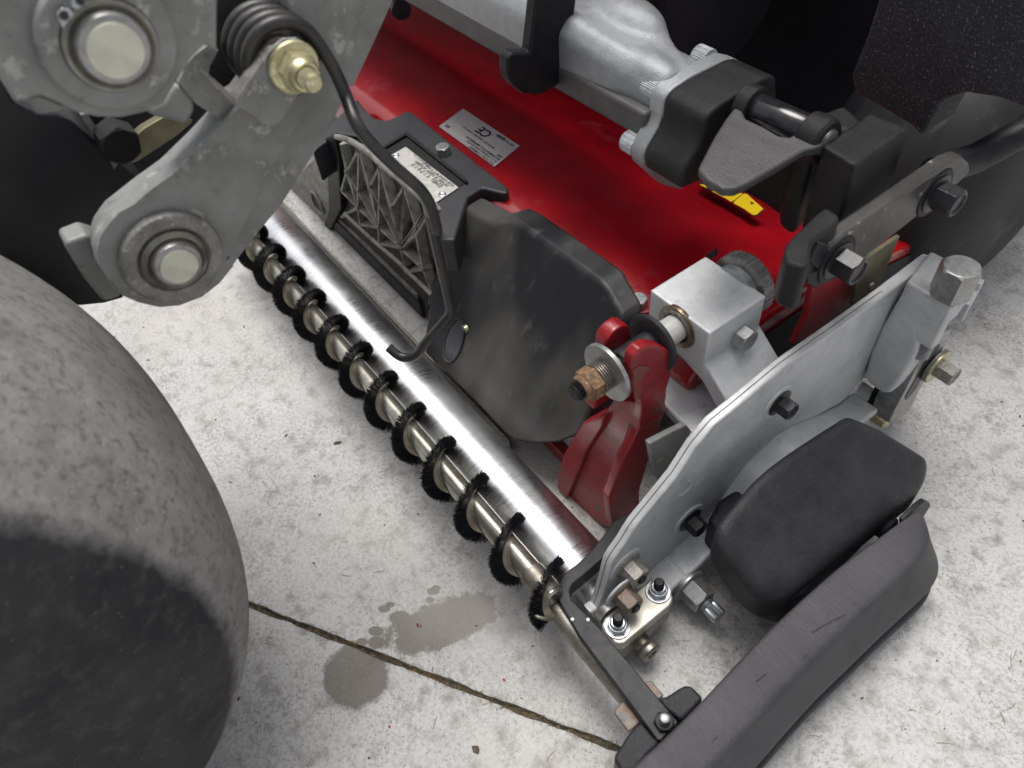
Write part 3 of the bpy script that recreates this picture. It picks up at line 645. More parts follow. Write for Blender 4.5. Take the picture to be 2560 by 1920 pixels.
for q in ('478 1140', '944 735'):
    c = PZ(K('n', q)[0], ZC)
    part('washer', lcyl(c, Z3, [(0,0),(0,.0112),(.0016,.0112),(.0016,0)], 40), ZNC, vb, bevel=.0004)
    nt_ = part('hex_nut', hexm(c + Vector((0,0,.0016)), Z3, .0160, .006, rot=.5), ZNC, vb, bevel=.0003)
    part('nylon_collar', lcyl(c + Vector((0,0,.006)), Z3, [(0,.0072),(.0032,.0070),(.0044,.0058),(.0044,.0045)], 36), ZNC, vb)
    bm = bmesh.new(); thread(bm, c + Vector((0,0,.006)), Z3, .0135, .0046, .0011); part('stud', bm, BLK, vb)
# ================================================================== PEDESTAL BLOCK, ROD, KNOB
pd = thing('rod_guide_block', 'light silver cast pedestal block carrying the adjusting rod and ridged knob', 'casting', (-.29, .37, .15))
bm = bmesh.new(); BXa, BXb, BYa, BYb, BZt = -.328, -.2615, .3445, .409, .2600
box(bm, BXa, BXb, BYa, BYb, .212, BZt)
# pedestal leg: profile seen from -Y, run along Y, spreading to the foot
leg = [(BXb-.001, .224), (-.2325, .200), (-.2265, .192), (-.2265, .160), (-.236, .160), (-.240, .182), (-.262, .202), (-.285, .209), (BXa+.001, .212), (BXa+.001, .224)]
ext(bm, [Vector((x_, BYa+.001, z_)) for x_, z_ in leg], (0, .066, 0))
part('block', bm, SIL, pd, remesh=.0011, smooth=5)
bm = bmesh.new(); bs_ = [PZ(q, .160) for q in K('e', '820 1050 970 1215 1010 1225 1180 1070 1130 1000 1060 900 860 770 830 900')]
ext(bm, bs_, (0,0,-.012)); part('foot', bm, SIL, pd, bevel=.003)
st2 = [PX(q, XP-.035) for q in K('e', '745 1290 850 1235 960 1180 990 1215 900 1400 820 1520 780 1480')]
part('web', xp(st2, (-.006,0,0)), OLD, pd, bevel=.0015)
st3 = [PZ(q, .08) for q in K('e', '745 1290 880 1200 960 1250 880 1420 800 1500')]
part('web', xp(st3, (0,0,-.01)), OLD, pd, bevel=.0015)
dm = PX(K('e','1045 890')[0], -.29); part('casting_nub', lcyl(dm + Vector((0,.004,0)), -Y3, [(0,.0065),(.006,.0065),(.007,.0055),(.007,0)], 24), SIL, pd, bevel=.0006)
c = PX(K('e','1265 660')[0], BXb)
part('hex_screw', hexm(c, X3, .0185, .0115, rot=.25), ZNP, pd, bevel=.0004)
cr_ = PY(K('e','905 615')[0], BYa); RXx, RZz = cr_.x, cr_.z
ra = lambda y_: Vector((RXx, y_, RZz))
part('snap_ring', lcyl(ra(BYa+.0005), -Y3, [(-.002,.0145),(.0018,.0155),(.0018,.0198),(0,.0202),(-.002,.0202)], 64), BRN, pd)
part('bore', lcyl(ra(BYa-.0003), -Y3, [(0,.0172),(.0004,.0172)], 48), INK, pd, flat=True)
part('snap_ring', lcyl(ra(BYa-.0008), -Y3, [(0,.0172),(.0012,.0170),(.0012,.0138),(0,.0138)], 48), STL, pd)
for a_ in (1.9, 2.5):
    bm = bmesh.new(); q = ra(BYa-.0012) + Vector((math.cos(a_)*.0142, 0, math.sin(a_)*.0142)); box(bm, q.x-.0022, q.x+.0022, q.y-.0012, q.y+.0012, q.z-.0022, q.z+.0022); part('ring_ear', bm, STL, pd, bevel=.0004)
# knob on the far side
kc = PY(K('e','1290 370')[0], BYb+.012)
kn = part('knob', lathe(bmesh.new(), Vector((kc.x, BYb+.004, RZz+.003)), Y3, [(0,.019),(.0005,.026),(.0015,.0285),(.013,.0285),(.0135,.027),(.0135,0)], 216, rfun=lambda th, d, r: (r*(1+(.014 if math.sin(th*36) > 0 else -.016)) if r > .024 else r, d)), mat('knob_steel', (.26,.26,.26), (.18,.18,.18), 150, .35, .1, .7), pd, bevel=.0004)
part('collar', lcyl(Vector((kc.x, BYb-.002, RZz+.003)), Y3, [(0,.022),(.006,.022)], 48), ZNC, pd)
tri = [PY(q, BYb+.003) for q in K('e', '1065 205 1120 165 1125 210 1095 225')]; part('pointer', xp(tri, (0,.003,0)), BLK, pd, bevel=.0005)
# rod
rd = thing('adjusting_rod', 'horizontal rod with rusty nut, spring washers and black sleeves through the red fork', 'rod', ra(.27))
def onrod(c_, q):
    p = PX(K(c_, q)[0], RXx); return p.y
yN0, yN1 = onrod('e','310 990'), onrod('e','440 890')
ys = dict(tip=onrod('e','290 1005'), n0=onrod('e','320 980'), n1=onrod('e','420 915'), s1=onrod('e','520 870'), w0=onrod('e','520 865'))
part('sleeve', lcyl(ra(BYa-.03), Y3, [(0,0),(0,.0118),(.035,.0118),(.035,0)], 48), WHT, rd, bevel=.0005)
yw = BYa - .0245
part('disc_washer', lcyl(ra(yw), -Y3, [(0,0),(0,.0245),(.0012,.0258),(.0045,.0258),(.0055,.0245),(.0055,0)], 64), PLA, rd)
part('black_sleeve', lcyl(ra(yw-.005), -Y3, [(0,0),(0,.0118),(.0335,.0118),(.0345,.0108),(.0345,0)], 48), BLW, rd)
yg = yw - .0500
part('washer', lcyl(ra(yg), -Y3, [(0,0),(0,.0258),(.0040,.0258),(.0040,0)], 64), ZNP, rd, bevel=.0007)
part('core', lcyl(ra(yg), -Y3, [(-.02,.0085),(.02,.0085),(.02,0)], 32), INK, rd)
for k in range(5):
    part('spring_washer', lcyl(ra(yg-.0034-k*.0021), -Y3, [(0,.006),(.0001,.0126),(.0006,.0134),(.0014,.0134),(.0019,.0126),(.002,.006)], 40), STL, rd)
ynn = yg - .0034 - .0108
part('rusty_nut', hexbody(bmesh.new(), ra(ynn), -Y3, .0240, .0115, rot=.5), RST, rd, bevel=.0006)
part('nut_collar', lcyl(ra(ynn-.010), -Y3, [(0,.0114),(.003,.0112),(.0056,.0098),(.0058,.007)], 36), RST, rd)
bm = bmesh.new(); thread(bm, ra(ynn-.008), -Y3, .0135, .0082, .0016); part('rod_tip', bm, BLK, rd)
# ================================================================== RED FORK
fk = thing('red_fork', 'chipped red cast lever with forked top gripping the adjusting rod', 'lever', (-.3, .27, 0))
p0 = (0, .300, .262); dn = Vector((0, -.036, -.262)); nn = (0, dn.z*-1, dn.y)   # sloping front face
nn = (0, .262, -.036)
def FP(q, c_='e'): return [PP(z_, p0, nn) for z_ in K(c_, q)]
body = FP('480 1120 540 1030 640 1040 700 1060 690 1200 600 1400 560 1560 560 1750 520 1780 440 1740 330 1640 280 1610 235 1540 235 1450 270 1330 380 1150')
bm = bmesh.new(); back = Vector((0, .030, -.004))
ext(bm, body, back)
yc = (yw - .005 + yg)/2
def prong(xa, xb, rt=.0135, lean=0):
    pr = []
    for k in range(13):
        a = math.pi*k/12; pr.append(Vector((xa, yc + .002 + rt*math.cos(a), RZz + .0065 + rt*math.sin(a))))
    pr += [Vector((xa, yc - .016, RZz - .03)), Vector((xa, yc - .024, RZz-.065)), Vector((xa, yc + .010, RZz-.065)), Vector((xa, yc + .014, RZz-.03))]
    ext(bm, pr, (xb-xa, 0, 0))
prong(RXx-.0300, RXx-.0165)
rp = [PX(q, RXx+.0205) for q in K('e', '640 850 655 790 690 745 740 722 800 725 860 755 885 805 872 900 840 1000 825 1100 800 1200 740 1400 690 1560 640 1742 530 1755 515 1600 590 1400 690 1200 705 1080 690 1000 650 920')]
ext(bm, rp, (-.0100,0,0))
part('fork_body', bm, RDW, fk, remesh=.0013, smooth=6)
part('bare_metal_patch', xp([PX(q, RXx+.0207) for q in K('e', '650 862 690 838 735 842 752 858 725 878 698 925 700 985 690 1040 672 1010 655 935')], (.0004,0,0)), DRD, fk, flat=True)
# raised rib edges on the front face
rb = FP('480 1120 520 1110 500 1180 400 1330 330 1500 290 1590 240 1530 240 1450 280 1330 390 1150')
part('rib', xp([p + Vector((0,-.0065,.001)) for p in rb], (0,.012,0)), RDW, fk, bevel=.0025, seg=4)
# ================================================================== DECK
dk_ = thing('cutting_deck', 'glossy red sheet-metal deck of the cutting unit with white and yellow stickers', 'cutting deck', (-.6, .45, .15))
ZD = .190
dA = PZ(K('f','690 600')[0], ZD); XR = dA.x; 
prof_ = [(.355, .168), (.372, .186), (.385, ZD), (.44, ZD+.002), (.50, ZD+.002), (.535, ZD-.004), (.60, .165), (.72, .14), (.72, .06), (.60,.05), (.50,.06), (.40,.10), (.36,.13)]
dp = [Vector((XR, y_, z_)) for y_, z_ in prof_]
part('deck_sheet', xp(dp, (-1.05, 0, 0)), RED, dk_, bevel=.006, seg=4, ang=18)
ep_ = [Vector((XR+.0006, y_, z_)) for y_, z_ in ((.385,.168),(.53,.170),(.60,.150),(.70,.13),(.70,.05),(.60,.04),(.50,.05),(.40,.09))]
part('end_shade_panel', xp(ep_, (.002,0,0)), DRK, dk_, bevel=.0008)  # near-black sheet paints the shade inside the hollow deck end
# red end bracket behind the side plate
eb = [PX(q, -.245) for q in K('f', '1000 370 1260 250 1250 320 1230 480 1000 660 880 720 960 560')]
part('end_bracket', xp(eb, (-.006,0,0)), RDW, dk_, bevel=.0015)
eb = [PX(q, -.238) for q in K('f', '1260 250 1340 200 1500 90 1400 330 1280 480 1225 500')]
part('olive_strap', xp(eb, (-.004,0,0)), OLV, dk_, bevel=.0008)
part('strap_rivet', lcyl(PX(K('f','1330 375')[0], -.238), X3, [(0,.0035),(.002,.003),(.0025,0)], 20), ZNC, dk_)
# bolt head with flag lug beside the block
lugp = [PZ(q, .197) for q in K('e', '640 470 700 430 752 425 752 530 690 535 640 500')]
part('lug', xp(lugp, (0,0,-.008)), RDW, dk_, bevel=.001)
c = PZ(K('e','683 455')[0], .204)
part('hex_bolt', hexm(Vector((c.x, c.y, .197)), Z3, .0155, .0085, rot=.3), ZNC, dk_, bevel=.0004)
for k in range(6):
    a = k*math.pi/3+.2; part('grade_mark', tube(bmesh.new(), [Vector((c.x+math.cos(a)*.002, c.y+math.sin(a)*.002, .2057)), Vector((c.x+math.cos(a)*.0062, c.y+math.sin(a)*.0062, .2057))], .00025, 4), ZNP, dk_, flat=True)
# stickers
def sticker(c_, q, z, m, name, parent, th=.0006, bev=.0):
    pts = [PZ(u_, z) for u_ in K(c_, q)]; return part(name, xp(pts, (0,0,th)), m, parent, bevel=bev, flat=not bev), pts
zt = ZD + .0022
stk, pt = sticker('b', '685 730 825 628 1150 842 1005 962', zt, LAB, 'white_sticker', dk_)
ux = (pt[1]-pt[0]).normalized(); vx = (pt[3]-pt[0]).normalized()
W_, H_ = (pt[1]-pt[0]).length, (pt[3]-pt[0]).length
# writing runs upside down for the camera: right-to-left along the long side
def lab(txt, size, fx, fy, m=INK, par=stk, P=None, ori=None):
    P = P or pt; a = (P[1]-P[0]); b = (P[3]-P[0]); o3 = P[0] + a*fy + b*fx + Vector((0,0,.0008))
    text(txt, size, o3, -b, a*-1 if False else -a, m, par)
LW = (pt[3]-pt[0]).length
AL = (pt[1]-pt[0]).length
def prt(txt, size, fb, fa, bold=.012, m=INK):
    a_ = pt[1]-pt[0]; b_ = pt[3]-pt[0]; o3 = pt[0] + a_*fa + b_*fb + Vector((0,0,.0009))
    text(txt, size*AL, o3, -b_, -a_.normalized(), m, stk, bold=bold)
prt('CE', .40, .62, .86, .02); prt('0.0', .14, .74, .95); prt('kg', .14, .80, .95)
prt('MODEL NO. / SERIAL NO. / WEIGHT KG', .080, .80, .50, .006)
for i_, tx_ in enumerate(('USA', 'BLOOMINGTON, MINNESOTA', '8111 LYNDALE AVE SOUTH', 'THE TORO COMPANY')): prt(tx_, .105, .975, .40 - .105*i_, .014)
prt('REG. NO. 0000000 /', .085, .95, .93, .005); prt('||||||', .12, .13, .20, .01)
yk, yp = sticker('u', '650 1318 740 1370 960 1480 1110 1590 1160 1590 1215 1530 1040 1400 960 1355 700 1200', ZD+.0018, INK, 'warning_sticker', dk_)
for q in ('760 1378 880 1440 925 1468 955 1455 1022 1398 940 1340 800 1360', '945 1480 955 1465 1030 1400 1060 1400 1205 1530 1140 1582 1110 1582 1040 1530', '655 1322 720 1352 700 1322 670 1316'):
    p_ = [PZ(u_, ZD+.0026) for u_ in K('u', q)]; part('yellow_panel', xp(p_, (0,0,.0003)), YEL, dk_, flat=True)
p_ = [PZ(u_, ZD+.0031) for u_ in K('u', '1088 1462 1126 1478 1100 1492')]; part('printed_mark', xp(p_, (0,0,.0001)), INK, dk_, flat=True)
# ================================================================== BLACK GEARBOX COVER with serial plate
cv = thing('black_cover', 'matt black moulded cover bolted over the red deck edge, framing a metal serial plate', 'cover', (-.8, .35, .1))
ZCv = ZD + .010
cp = [PZ(q, ZCv) for q in K('s', '20 560 230 330 560 60 640 190 780 270 870 275 960 230 1090 165 1160 190 2190 1010 2200 1080 1960 1060 1800 1160 1740 1300 1740 1700 1500 1650 1400 1250 1140 980 700 500 450 430 250 430')]
cen_ = sum(cp, Vector())/len(cp)
outl = [PZ(q, ZCv) for q in K('s', '0 640 230 300 520 30 600 140 720 250 860 280 960 235 1090 165 1160 190 2200 1000 2260 1060 2260 1110 2200 1120 1960 1060 1800 1160 1720 1400 1640 1659 1480 1659 1380 1240 850 620 780 560 560 470 300 430')]
part('cover_shell', xp(outl, (0,0,-.045)), mat('matt_black_moulding', (.030,.031,.034), (.042,.043,.047), 20, .42, .05, 0, .3, 900, .0003), cv, bevel=.004, seg=4, ang=30)
# recessed window with plate

rc = [PZ(q, ZCv+.0004) for q in K('s', '845 625 1090 478 1755 1010 1405 1255 1270 1060')]
part('window_recess', xp(rc, (0,0,.0003)), INK, cv, flat=True)
# raised lip around the window
lip = [PZ(q, ZCv) for q in K('s', '830 600 1085 440 1110 445 1800 1000 1790 1030 1755 1010 1090 478 845 625')]
part('window_lip', xp(lip, (0,0,.004)), BLP, cv, bevel=.0012)
sp_, pp_ = sticker('s', '905 690 1080 590 1690 1060 1405 1250', ZCv+.0009, PLT, 'serial_plate', cv, th=.0008, bev=.0002)
P4 = [pp_[1], pp_[0], pp_[3], pp_[2]]
def lab2(txt, size, fx, fy, m=GIN):
    a = P4[1]-P4[0]; b = P4[3]-P4[0]; o3 = P4[0] + b*fx + a*(1-fy) + Vector((0,0,.0012)); text(txt, size, o3, -b, -a*-1 if False else -a*-1, m, sp_)
def lab3(txt, size, fx, fy, m=GIN):
    a = P4[1]-P4[0]; b = P4[3]-P4[0]; o3 = P4[0] + b*fx + a*fy + Vector((0,0,.0014)); text(txt, size, o3, -b, -a.normalized(), m, sp_) 
lab3('MODEL & SERIAL NUMBER', .0058, .90, .44, INK)
lab3('FOR MANUALS & PARTS', .0058, .94, .24, INK)
lab3('03487  4 1 5-9 1 0', .0082, .86, .72)
lab3('OR MANUAL S/N', .0046, .50, .14)
for q in ('965 690', '1500 1135'):
    c = PZ(K('s', q)[0], ZCv+.0018); part('rivet', lcyl(c, Z3, [(0,.0042),(.0006,.0045),(.0012,.0032),(.0005,.0022),(.0004,0)], 28), ZNC, cv)
c = PZ(K('s','1505 590')[0], ZCv+.008)
part('hex_bolt', hexm(Vector((c.x, c.y, ZCv)), Z3, .0160, .0095, rot=.2), ZNC, cv, bevel=.0004)
for k in range(6):
    a = k*math.pi/3+.4; part('grade_mark', tube(bmesh.new(), [Vector((c.x+math.cos(a)*.0015, c.y+math.sin(a)*.0015, ZCv+.0096)), Vector((c.x+math.cos(a)*.0062, c.y+math.sin(a)*.0062, ZCv+.0096))], .00025, 4), BRN, cv, flat=True)
# ================================================================== GRILLE
gr = thing('ribbed_grille', 'dirty cast alloy grille with star-shaped triangular ribs facing the roller', 'grille', (-.72, .3, 0))
YG = .292
go = [PY(q, YG) for q in K('s', '240 470 340 480 470 540 760 780 1240 1180 1310 1330 1400 1700')] + [PY(q, YG) for q in K('d', '1330 560 1310 640')] + [PY(q, YG) for q in K('j', '2212 1200 1350 440 1230 320 1280 260')] + [PY(q, YG) for q in K('s', '200 1460 240 1300')]
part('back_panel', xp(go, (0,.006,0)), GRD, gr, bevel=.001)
gtop = [PY(q, YG-.012) for q in K('s', '280 470 430 510 640 640 760 750 1000 950 1240 1160 1300 1240 1330 1340 1420 1640')]
part('frame', tube(bmesh.new(), spline(gtop, 5), .0036, 10), GRL, gr)
gbot = [PY(q, YG-.010) for q in K('j', '1400 250 1700 530 2000 790 2400 1180')] + [PY(q, YG-.010) for q in K('d','1330 590')]
part('frame', tube(bmesh.new(), gbot, .0035, 10), GRL, gr)
def rib(a, b, dep=.011, wd=.0044):
    a, b = PY(a, YG-dep), PY(b, YG-dep); d = (b-a).normalized(); n_ = Vector((-d.z, 0, d.x))*wd; y_ = Vector((0,dep,0))
    bm = bmesh.new(); ext(bm, [a-n_*.4, a+n_*.4, a+n_+y_, a-n_+y_], b-a); part('rib', bm, GRL, gr, bevel=.0005, seg=2)
hub = [K('s', q)[0] for q in ('520 1290', '760 1520')] + [K('j', q)[0] for q in ('2030 640',)]
hub = [K('s','520 1290')[0], K('s','760 1520')[0], K('j','2030 650')[0], K('d','1150 280')[0], K('d','1280 400')[0]]
node = [K('s', q)[0] for q in ('320 560', '530 620', '770 830', '1050 1060', '1300 1330')]
mnode = [K('s', q)[0] for q in ('390 880', '660 1040', '910 1280', '1190 1520')] + [K('d', '1240 200')[0]]
edge = [K('s', q)[0] for q in ('330 1100', '330 1400')] + [K('j', q)[0] for q in ('1560 380', '1780 600', '2080 860')] + [K('d', q)[0] for q in ('1180 420', '1330 530')]
for i in range(4):
    rib(node[i], mnode[i]); rib(node[i+1], mnode[i])
    rib(hub[i], mnode[i]); 
    rib(hub[i], node[i+1] if i < 4 else node[4])
    if i: rib(hub[i], mnode[i-1])
    rib(hub[i], node[i])
for i in range(4): rib(hub[i], hub[i+1])
for h_, es in ((0, (0, 1, 2)), (1, (2, 3)), (2, (3, 4)), (3, (4, 5)), (4, (5, 6))):
    for e_ in es: rib(hub[h_], edge[e_])
for h_ in hub + mnode[:4]:
    c = PY(h_, YG-.012); part('boss', lcyl(c + Vector((0,.012,0)), -Y3, [(0,.0055),(.013,.0035),(.013,0)], 12), GRL, gr, bevel=.0006)
rib(mnode[4], hub[4]); rib(mnode[4], hub[3]); rib(mnode[4], K('d','1330 60')[0]); rib(mnode[0], edge[0])
# ================================================================== SHIELD
sh = thing('deflector_shield', 'tall scuffed black plastic shield standing over the roller, with a moulded hole at its foot', 'shield', (-.5, .33, 0))
b0 = PZ((1290,1105), .045); t0_ = (0, .350, .215)
dv = Vector((0, t0_[1]-b0.y, t0_[2]-b0.z)); sn = (0, dv.z, -dv.y)
def SP(c_, q, off=0): return [PP(z_, (0, t0_[1]-off, t0_[2]), sn) for z_ in K(c_, q)]
front = SP('d', '1511 38 1600 85 1691 138 1791 110 1850 140') + SP('e', '440 340 475 368 500 410 590 570 570 700 520 820 450 1000 385 1130 335 1245 215 1290 100 1300') + SP('k', '2000 1530 1870 1500 1780 1440 1400 1040 1000 640 840 500 810 350 870 60') + SP('d', '1330 470 1420 300 1500 180')
bm = xp(front, Vector((0, .027, .002)))
part('panel', bm, SHP, sh, bevel=.0055, seg=5, ang=35)
rbp = SP('d', '1720 170 1760 260 1750 500 1730 800 1760 1100', -.0003)
pass; 0 and part('moulded_crease', tube(bmesh.new(), spline([p + Vector((0,.0035,0)) for p in rbp], 6), .006, 12), SHP, sh)
c = SP('k', '1180 330', .0002)[0]
hole = [c + Vector((.0145*math.cos(a), 0, .024*math.sin(a))) for a in np.linspace(0, 2*math.pi, 30)[:-1]]
hole = [PP_ for PP_ in hole]
hl = [Vector((p.x, t0_[1] - (t0_[2]-p.z)*(dv.y/dv.z) - .0008, p.z)) for p in hole]
part('moulded_hole', xp(hl, (0,.0004,0)), mat('inner_black', (.040,.044,.052), (.020,.022,.026), 30, .3), sh, flat=True)
part('hole_rim', tube(bmesh.new(), hl + [hl[0]], .0013, 8), SHP, sh)
c2 = SP('k', '1300 200', .002)[0]; part('hole_screw', lcyl(c2 + Vector((0,.003,0)), -Y3, [(0,.005),(.004,.0048),(.004,0)], 24), YZN, sh)
# ================================================================== RAILS BEHIND THE ROLLER
rl_ = thing('bedknife_rail', 'dark steel bed rail running behind the roller under the grille', 'rail', (-.6, .27, 0))
def railbar(c_, q1, q2, z, wy, hz, m, nm='rail_bar'):
    a, b = PZ(K(c_, q1)[0], z), PZ(K(c_, q2)[0], z); y_ = (a.y+b.y)/2
    bm = bmesh.new(); box(bm, -1.15, max(a.x, b.x), y_, y_+wy, z-hz, z); return part(nm, bm, m, rl_, bevel=.0015)
railbar('j', '1320 300', '2212 1190', .040, .016, .012, GRL)
railbar('j', '1300 300', '2212 1300', .032, .006, .028, BLK, 'black_rail')
railbar('k', '860 500', '1800 1500', .020, .0040, .02, STL, 'knife_edge')
bm = bmesh.new(); q = PZ(K('l','1330 190')[0], .03); box(bm, q.x-.12, q.x+.02, q.y, q.y+.012, .012, .03); part('red_foot', bm, RDW, rl_, bevel=.003)
bm = bmesh.new(); q = PZ(K('l','1250 50')[0], .06); box(bm, q.x-.12, q.x+.06, q.y+.02, q.y+.05, .03, .06); part('cross_bar', bm, SIL, rl_, bevel=.003)
# far end casting left of the grille
ec = [PY(q, .285) for q in K('j', '640 120 900 -250 1150 -500 1270 -250 1300 40 1240 280 1150 440 1110 530 1000 470 700 230')]
part('end_casting', xp(ec, (0,.010,0)), GRL, rl_, bevel=.002)
c = PY(K('j','1080 120')[0], .2845); part('casting_hole', lcyl(c, -Y3, [(0,.016),(.0006,.016)], 36), INK, rl_, flat=True)
part('hole_rim', tube(bmesh.new(), [c + Vector((.0175*math.cos(a), -.001, .0175*math.sin(a))) for a in np.linspace(0, 6.283, 30)], .0022, 8), GRL, rl_)
ek = [PY(q, .282) for q in K('s', '150 480 240 440 300 700 330 1300 240 1470 160 1659 100 1750 130 1500 190 1300 170 800')]
part('rubber_seal', xp(ek, (0,.008,0)), BLK, rl_, bevel=.002)
# ================================================================== RIGHT-HAND COVER (weight / motor cover)
mc = thing('end_motor_cover', 'rounded black textured cover standing beside the silver side plate behind the bumper', 'cover', (-.14, .36, 0))
ZM = .165
bm = bmesh.new()
tpc = [PP(q, (-.185, 0, ZM), (.72, 0, 1)) for q in [(1776,1318), (1900,1172), (1992,1105), (2120,1024), (2200,1056), (2332,1138), (2318,1203), (2165,1325), (1965,1490), (1900,1488), (1835,1415)]]
def fillet(poly, r, n=5):
    out = []
    for i, p in enumerate(poly):
        a_ = (poly[i-1]-p); b_ = (poly[(i+1)%len(poly)]-p); la_, lb_ = a_.length, b_.length; a_.normalize(); b_.normalize()
        d = min(r[i] if isinstance(r, (list, tuple)) else r, la_*.45, lb_*.45)
        for k in range(n+1):
            t = k/n; q0 = p + a_*d; q2 = p + b_*d; out.append(q0*(1-t)**2 + p*2*t*(1-t) + q2*t*t)
    return out
def slab_round(poly, zb_, r, rc, m, name, parent, n=6, flare=0, sx=0.):
    P = fillet(poly, rc); N_ = len(P); nr = []
    area = sum(P[i].x*P[(i+1)%N_].y - P[(i+1)%N_].x*P[i].y for i in range(N_)); sg = 1 if area > 0 else -1
    for i in range(N_):
        d = (P[(i+1)%N_]-P[i-1]).normalized(); nr.append(Vector((-d.y, d.x, 0)).normalized()*sg)
    bm = bmesh.new(); rings = [[bm.verts.new(Vector((p.x-q.x*flare, p.y-q.y*flare, zb_ if zb_ > 0 else p.z+zb_))) for p, q in zip(P, nr)]]
    for k in range(n+1):
        a = math.pi/2*k/n; ins = r*(1-math.cos(a)); dz = -r*(1-math.sin(a))
        rings.append([bm.verts.new(Vector((p.x+q.x*ins, p.y+q.y*ins, p.z+dz-sx*q.x*ins))) for p, q in zip(P, nr)])
    for u_, w_ in zip(rings, rings[1:]):
        for i in range(N_): bm.faces.new((u_[i], u_[(i+1)%N_], w_[(i+1)%N_], w_[i]))
    bm.faces.new(rings[0]); c_ = bm.verts.new(sum((v.co for v in rings[-1]), Vector())/N_ + Vector((0,0,.0004)))
    for i in range(N_): bm.faces.new((rings[-1][i], rings[-1][(i+1)%N_], c_))
    return part(name, bm, m, parent, ang=180)
o = slab_round(tpc, -.040, .013, [.02,.02,.02,.006,.03,.022,.026,.03,.03,.02,.02], PLA, 'cover_body', mc, n=9, flare=.0, sx=.72)
lp = [PZ(q, .042) for q in K('i', '585 380 870 690 870 790 1030 840 1120 770 1500 400 1400 200 900 100 650 260')]
part('lower_shell', xp(lp, (0,0,.048)), PLA, mc, bevel=.006, seg=5)
bm = bmesh.new(); q = PZ(K('i','925 630')[0], .0925); box(bm, q.x-.004, q.x+.004, q.y-.0025, q.y+.0025, .086, .0925); part('clip', bm, OLV, mc, bevel=.0006)
q = PZ(K('y','1400 480')[0], .10); part('round_boss', lcyl(q + Vector((-.02,-.006,-.035)), X3, [(0,.012),(.02,.012),(.023,.008),(.023,0)], 36), PLA, mc)
# ================================================================== CARRIER BEAM
cb = thing('carrier_beam', 'sparkly grey cast carrier arm crossing above the red deck with knurled cap screws', 'arm', (-.6, .45, .33))
XF = -.412
flg = [PX(q, XF) for q in K('u', '60 1090 175 1165 170 1040 230 950 300 850 340 740 345 600 370 540 430 480 560 390 900 230 930 218 800 165 720 180 560 265 330 400 270 460 235 540 225 640 195 760 130 860 80 980')]
flf = [PX(q, XF) for q in K('u', '175 1165 165 1080 190 1000 290 830 330 730 345 600 370 545 430 480 600 370 900 228 1010 250 1000 500 900 800 700 1100 500 1370 350 1330')]
part('flange', xp(flf, (-.017,0,0)), SPK, cb, bevel=.0025, seg=4, ang=40)
bm = bmesh.new()
g0 = PX(K('u','420 800')[0], XF-.017)
fy = [p.y for p in flf]; fz = [p.z for p in flf]; yc_, zc_ = (min(fy)+max(fy))/2, (min(fz)+max(fz))/2
bh = PX(K('t','1800 1230')[0], XF-.02)
bx0 = PX(K('t','1640 1270')[0], XF-.03)
def rsec(x_, ya, yb, za, zb): return [Vector((x_, ya, za)), Vector((x_, yb, za)), Vector((x_, yb, zb)), Vector((x_, ya+.012, zb)), Vector((x_, ya, zb-.012))]
lowl = [PX(q, x_) for q, x_ in ((K('t','1640 1270')[0], XF-.03),)]
yl, zl = lowl[0].y, lowl[0].z
rows = []
for x_, ya, yb, za, zb in ((-1.35, yl, yl+.085, zl, zl+.062), (-.60, yl, yl+.085, zl, zl+.062), (-.54, yl, yl+.088, zl, zl+.064), (-.48, yl+.004, yl+.075, zl+.004, zl+.056), (-.45, yl+.010, yl+.06, zl+.012, zl+.05), (XF-.010, yl+.010, yl+.055, zl+.012, zl+.045)):
    rows.append([bm.verts.new(p) for p in rsec(x_, ya, yb, za, zb)])
for p, q in zip(rows, rows[1:]):
    for k in range(5): bm.faces.new((p[k], p[(k+1)%5], q[(k+1)%5], q[k]))
bm.faces.new(rows[0]); bm.faces.new(rows[-1])
for x_, y_, z_, r_ in ((-.52, yl+.06, zl+.052, .026), (-.455, yl+.030, zl+.040, .018), (-.45, yl+.06, zl+.03, .017)):
    bmesh.ops.create_icosphere(bm, subdivisions=3, radius=r_, matrix=Matrix.Translation((x_, y_, z_)) @ Matrix.Diagonal((2.0, 1, .8, 1)))
part('beam', bm, SPK, cb, remesh=.0024, smooth=34)
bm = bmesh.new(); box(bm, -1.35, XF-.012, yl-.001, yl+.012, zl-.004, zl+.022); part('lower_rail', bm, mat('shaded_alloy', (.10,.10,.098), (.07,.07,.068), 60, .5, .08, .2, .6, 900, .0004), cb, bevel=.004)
for c_, q in (('u','240 480'), ('u','60 950'), ('u','670 215')):
    c = PX(K(c_, q)[0], XF-.026)
    bm = lathe(bmesh.new(), c + Vector((-.006,0,0)), X3, [(0,0),(0,.0088),(.0015,.0098),(.016,.0098),(.0165,.006)], 120, rfun=lambda th, d, r: (r*(1+(.018 if math.sin(th*36) > 0 else -.018)) if r > .009 else r, d))
    part('cap_screw', bm, ZNC, cb, bevel=.0001)
# ================================================================== BLACK PIVOT CASTING
pc = thing('pivot_casting', 'satin black pivot casting bolted to the grey arm, holding a gloss sleeve', 'casting', (-.33, .47, .3))
XB1 = -.350
bm = bmesh.new()
f1 = [PX(q, XF+.001) for q in K('u', '175 1165 165 1080 190 1000 290 830 330 730 345 600 370 545 430 480 600 370 860 228 930 218 960 230')]
f1 += [Vector((XF+.001, f1[-1].y+.006, f1[-1].z-.020)), Vector((XF+.001, f1[-1].y-.004, f1[0].z+.012)), Vector((XF+.001, f1[0].y+.030, f1[0].z-.004))]
ext(bm, f1, (.046,0,0))
part('main_body', bm, BLP, pc, remesh=.0018, smooth=14)
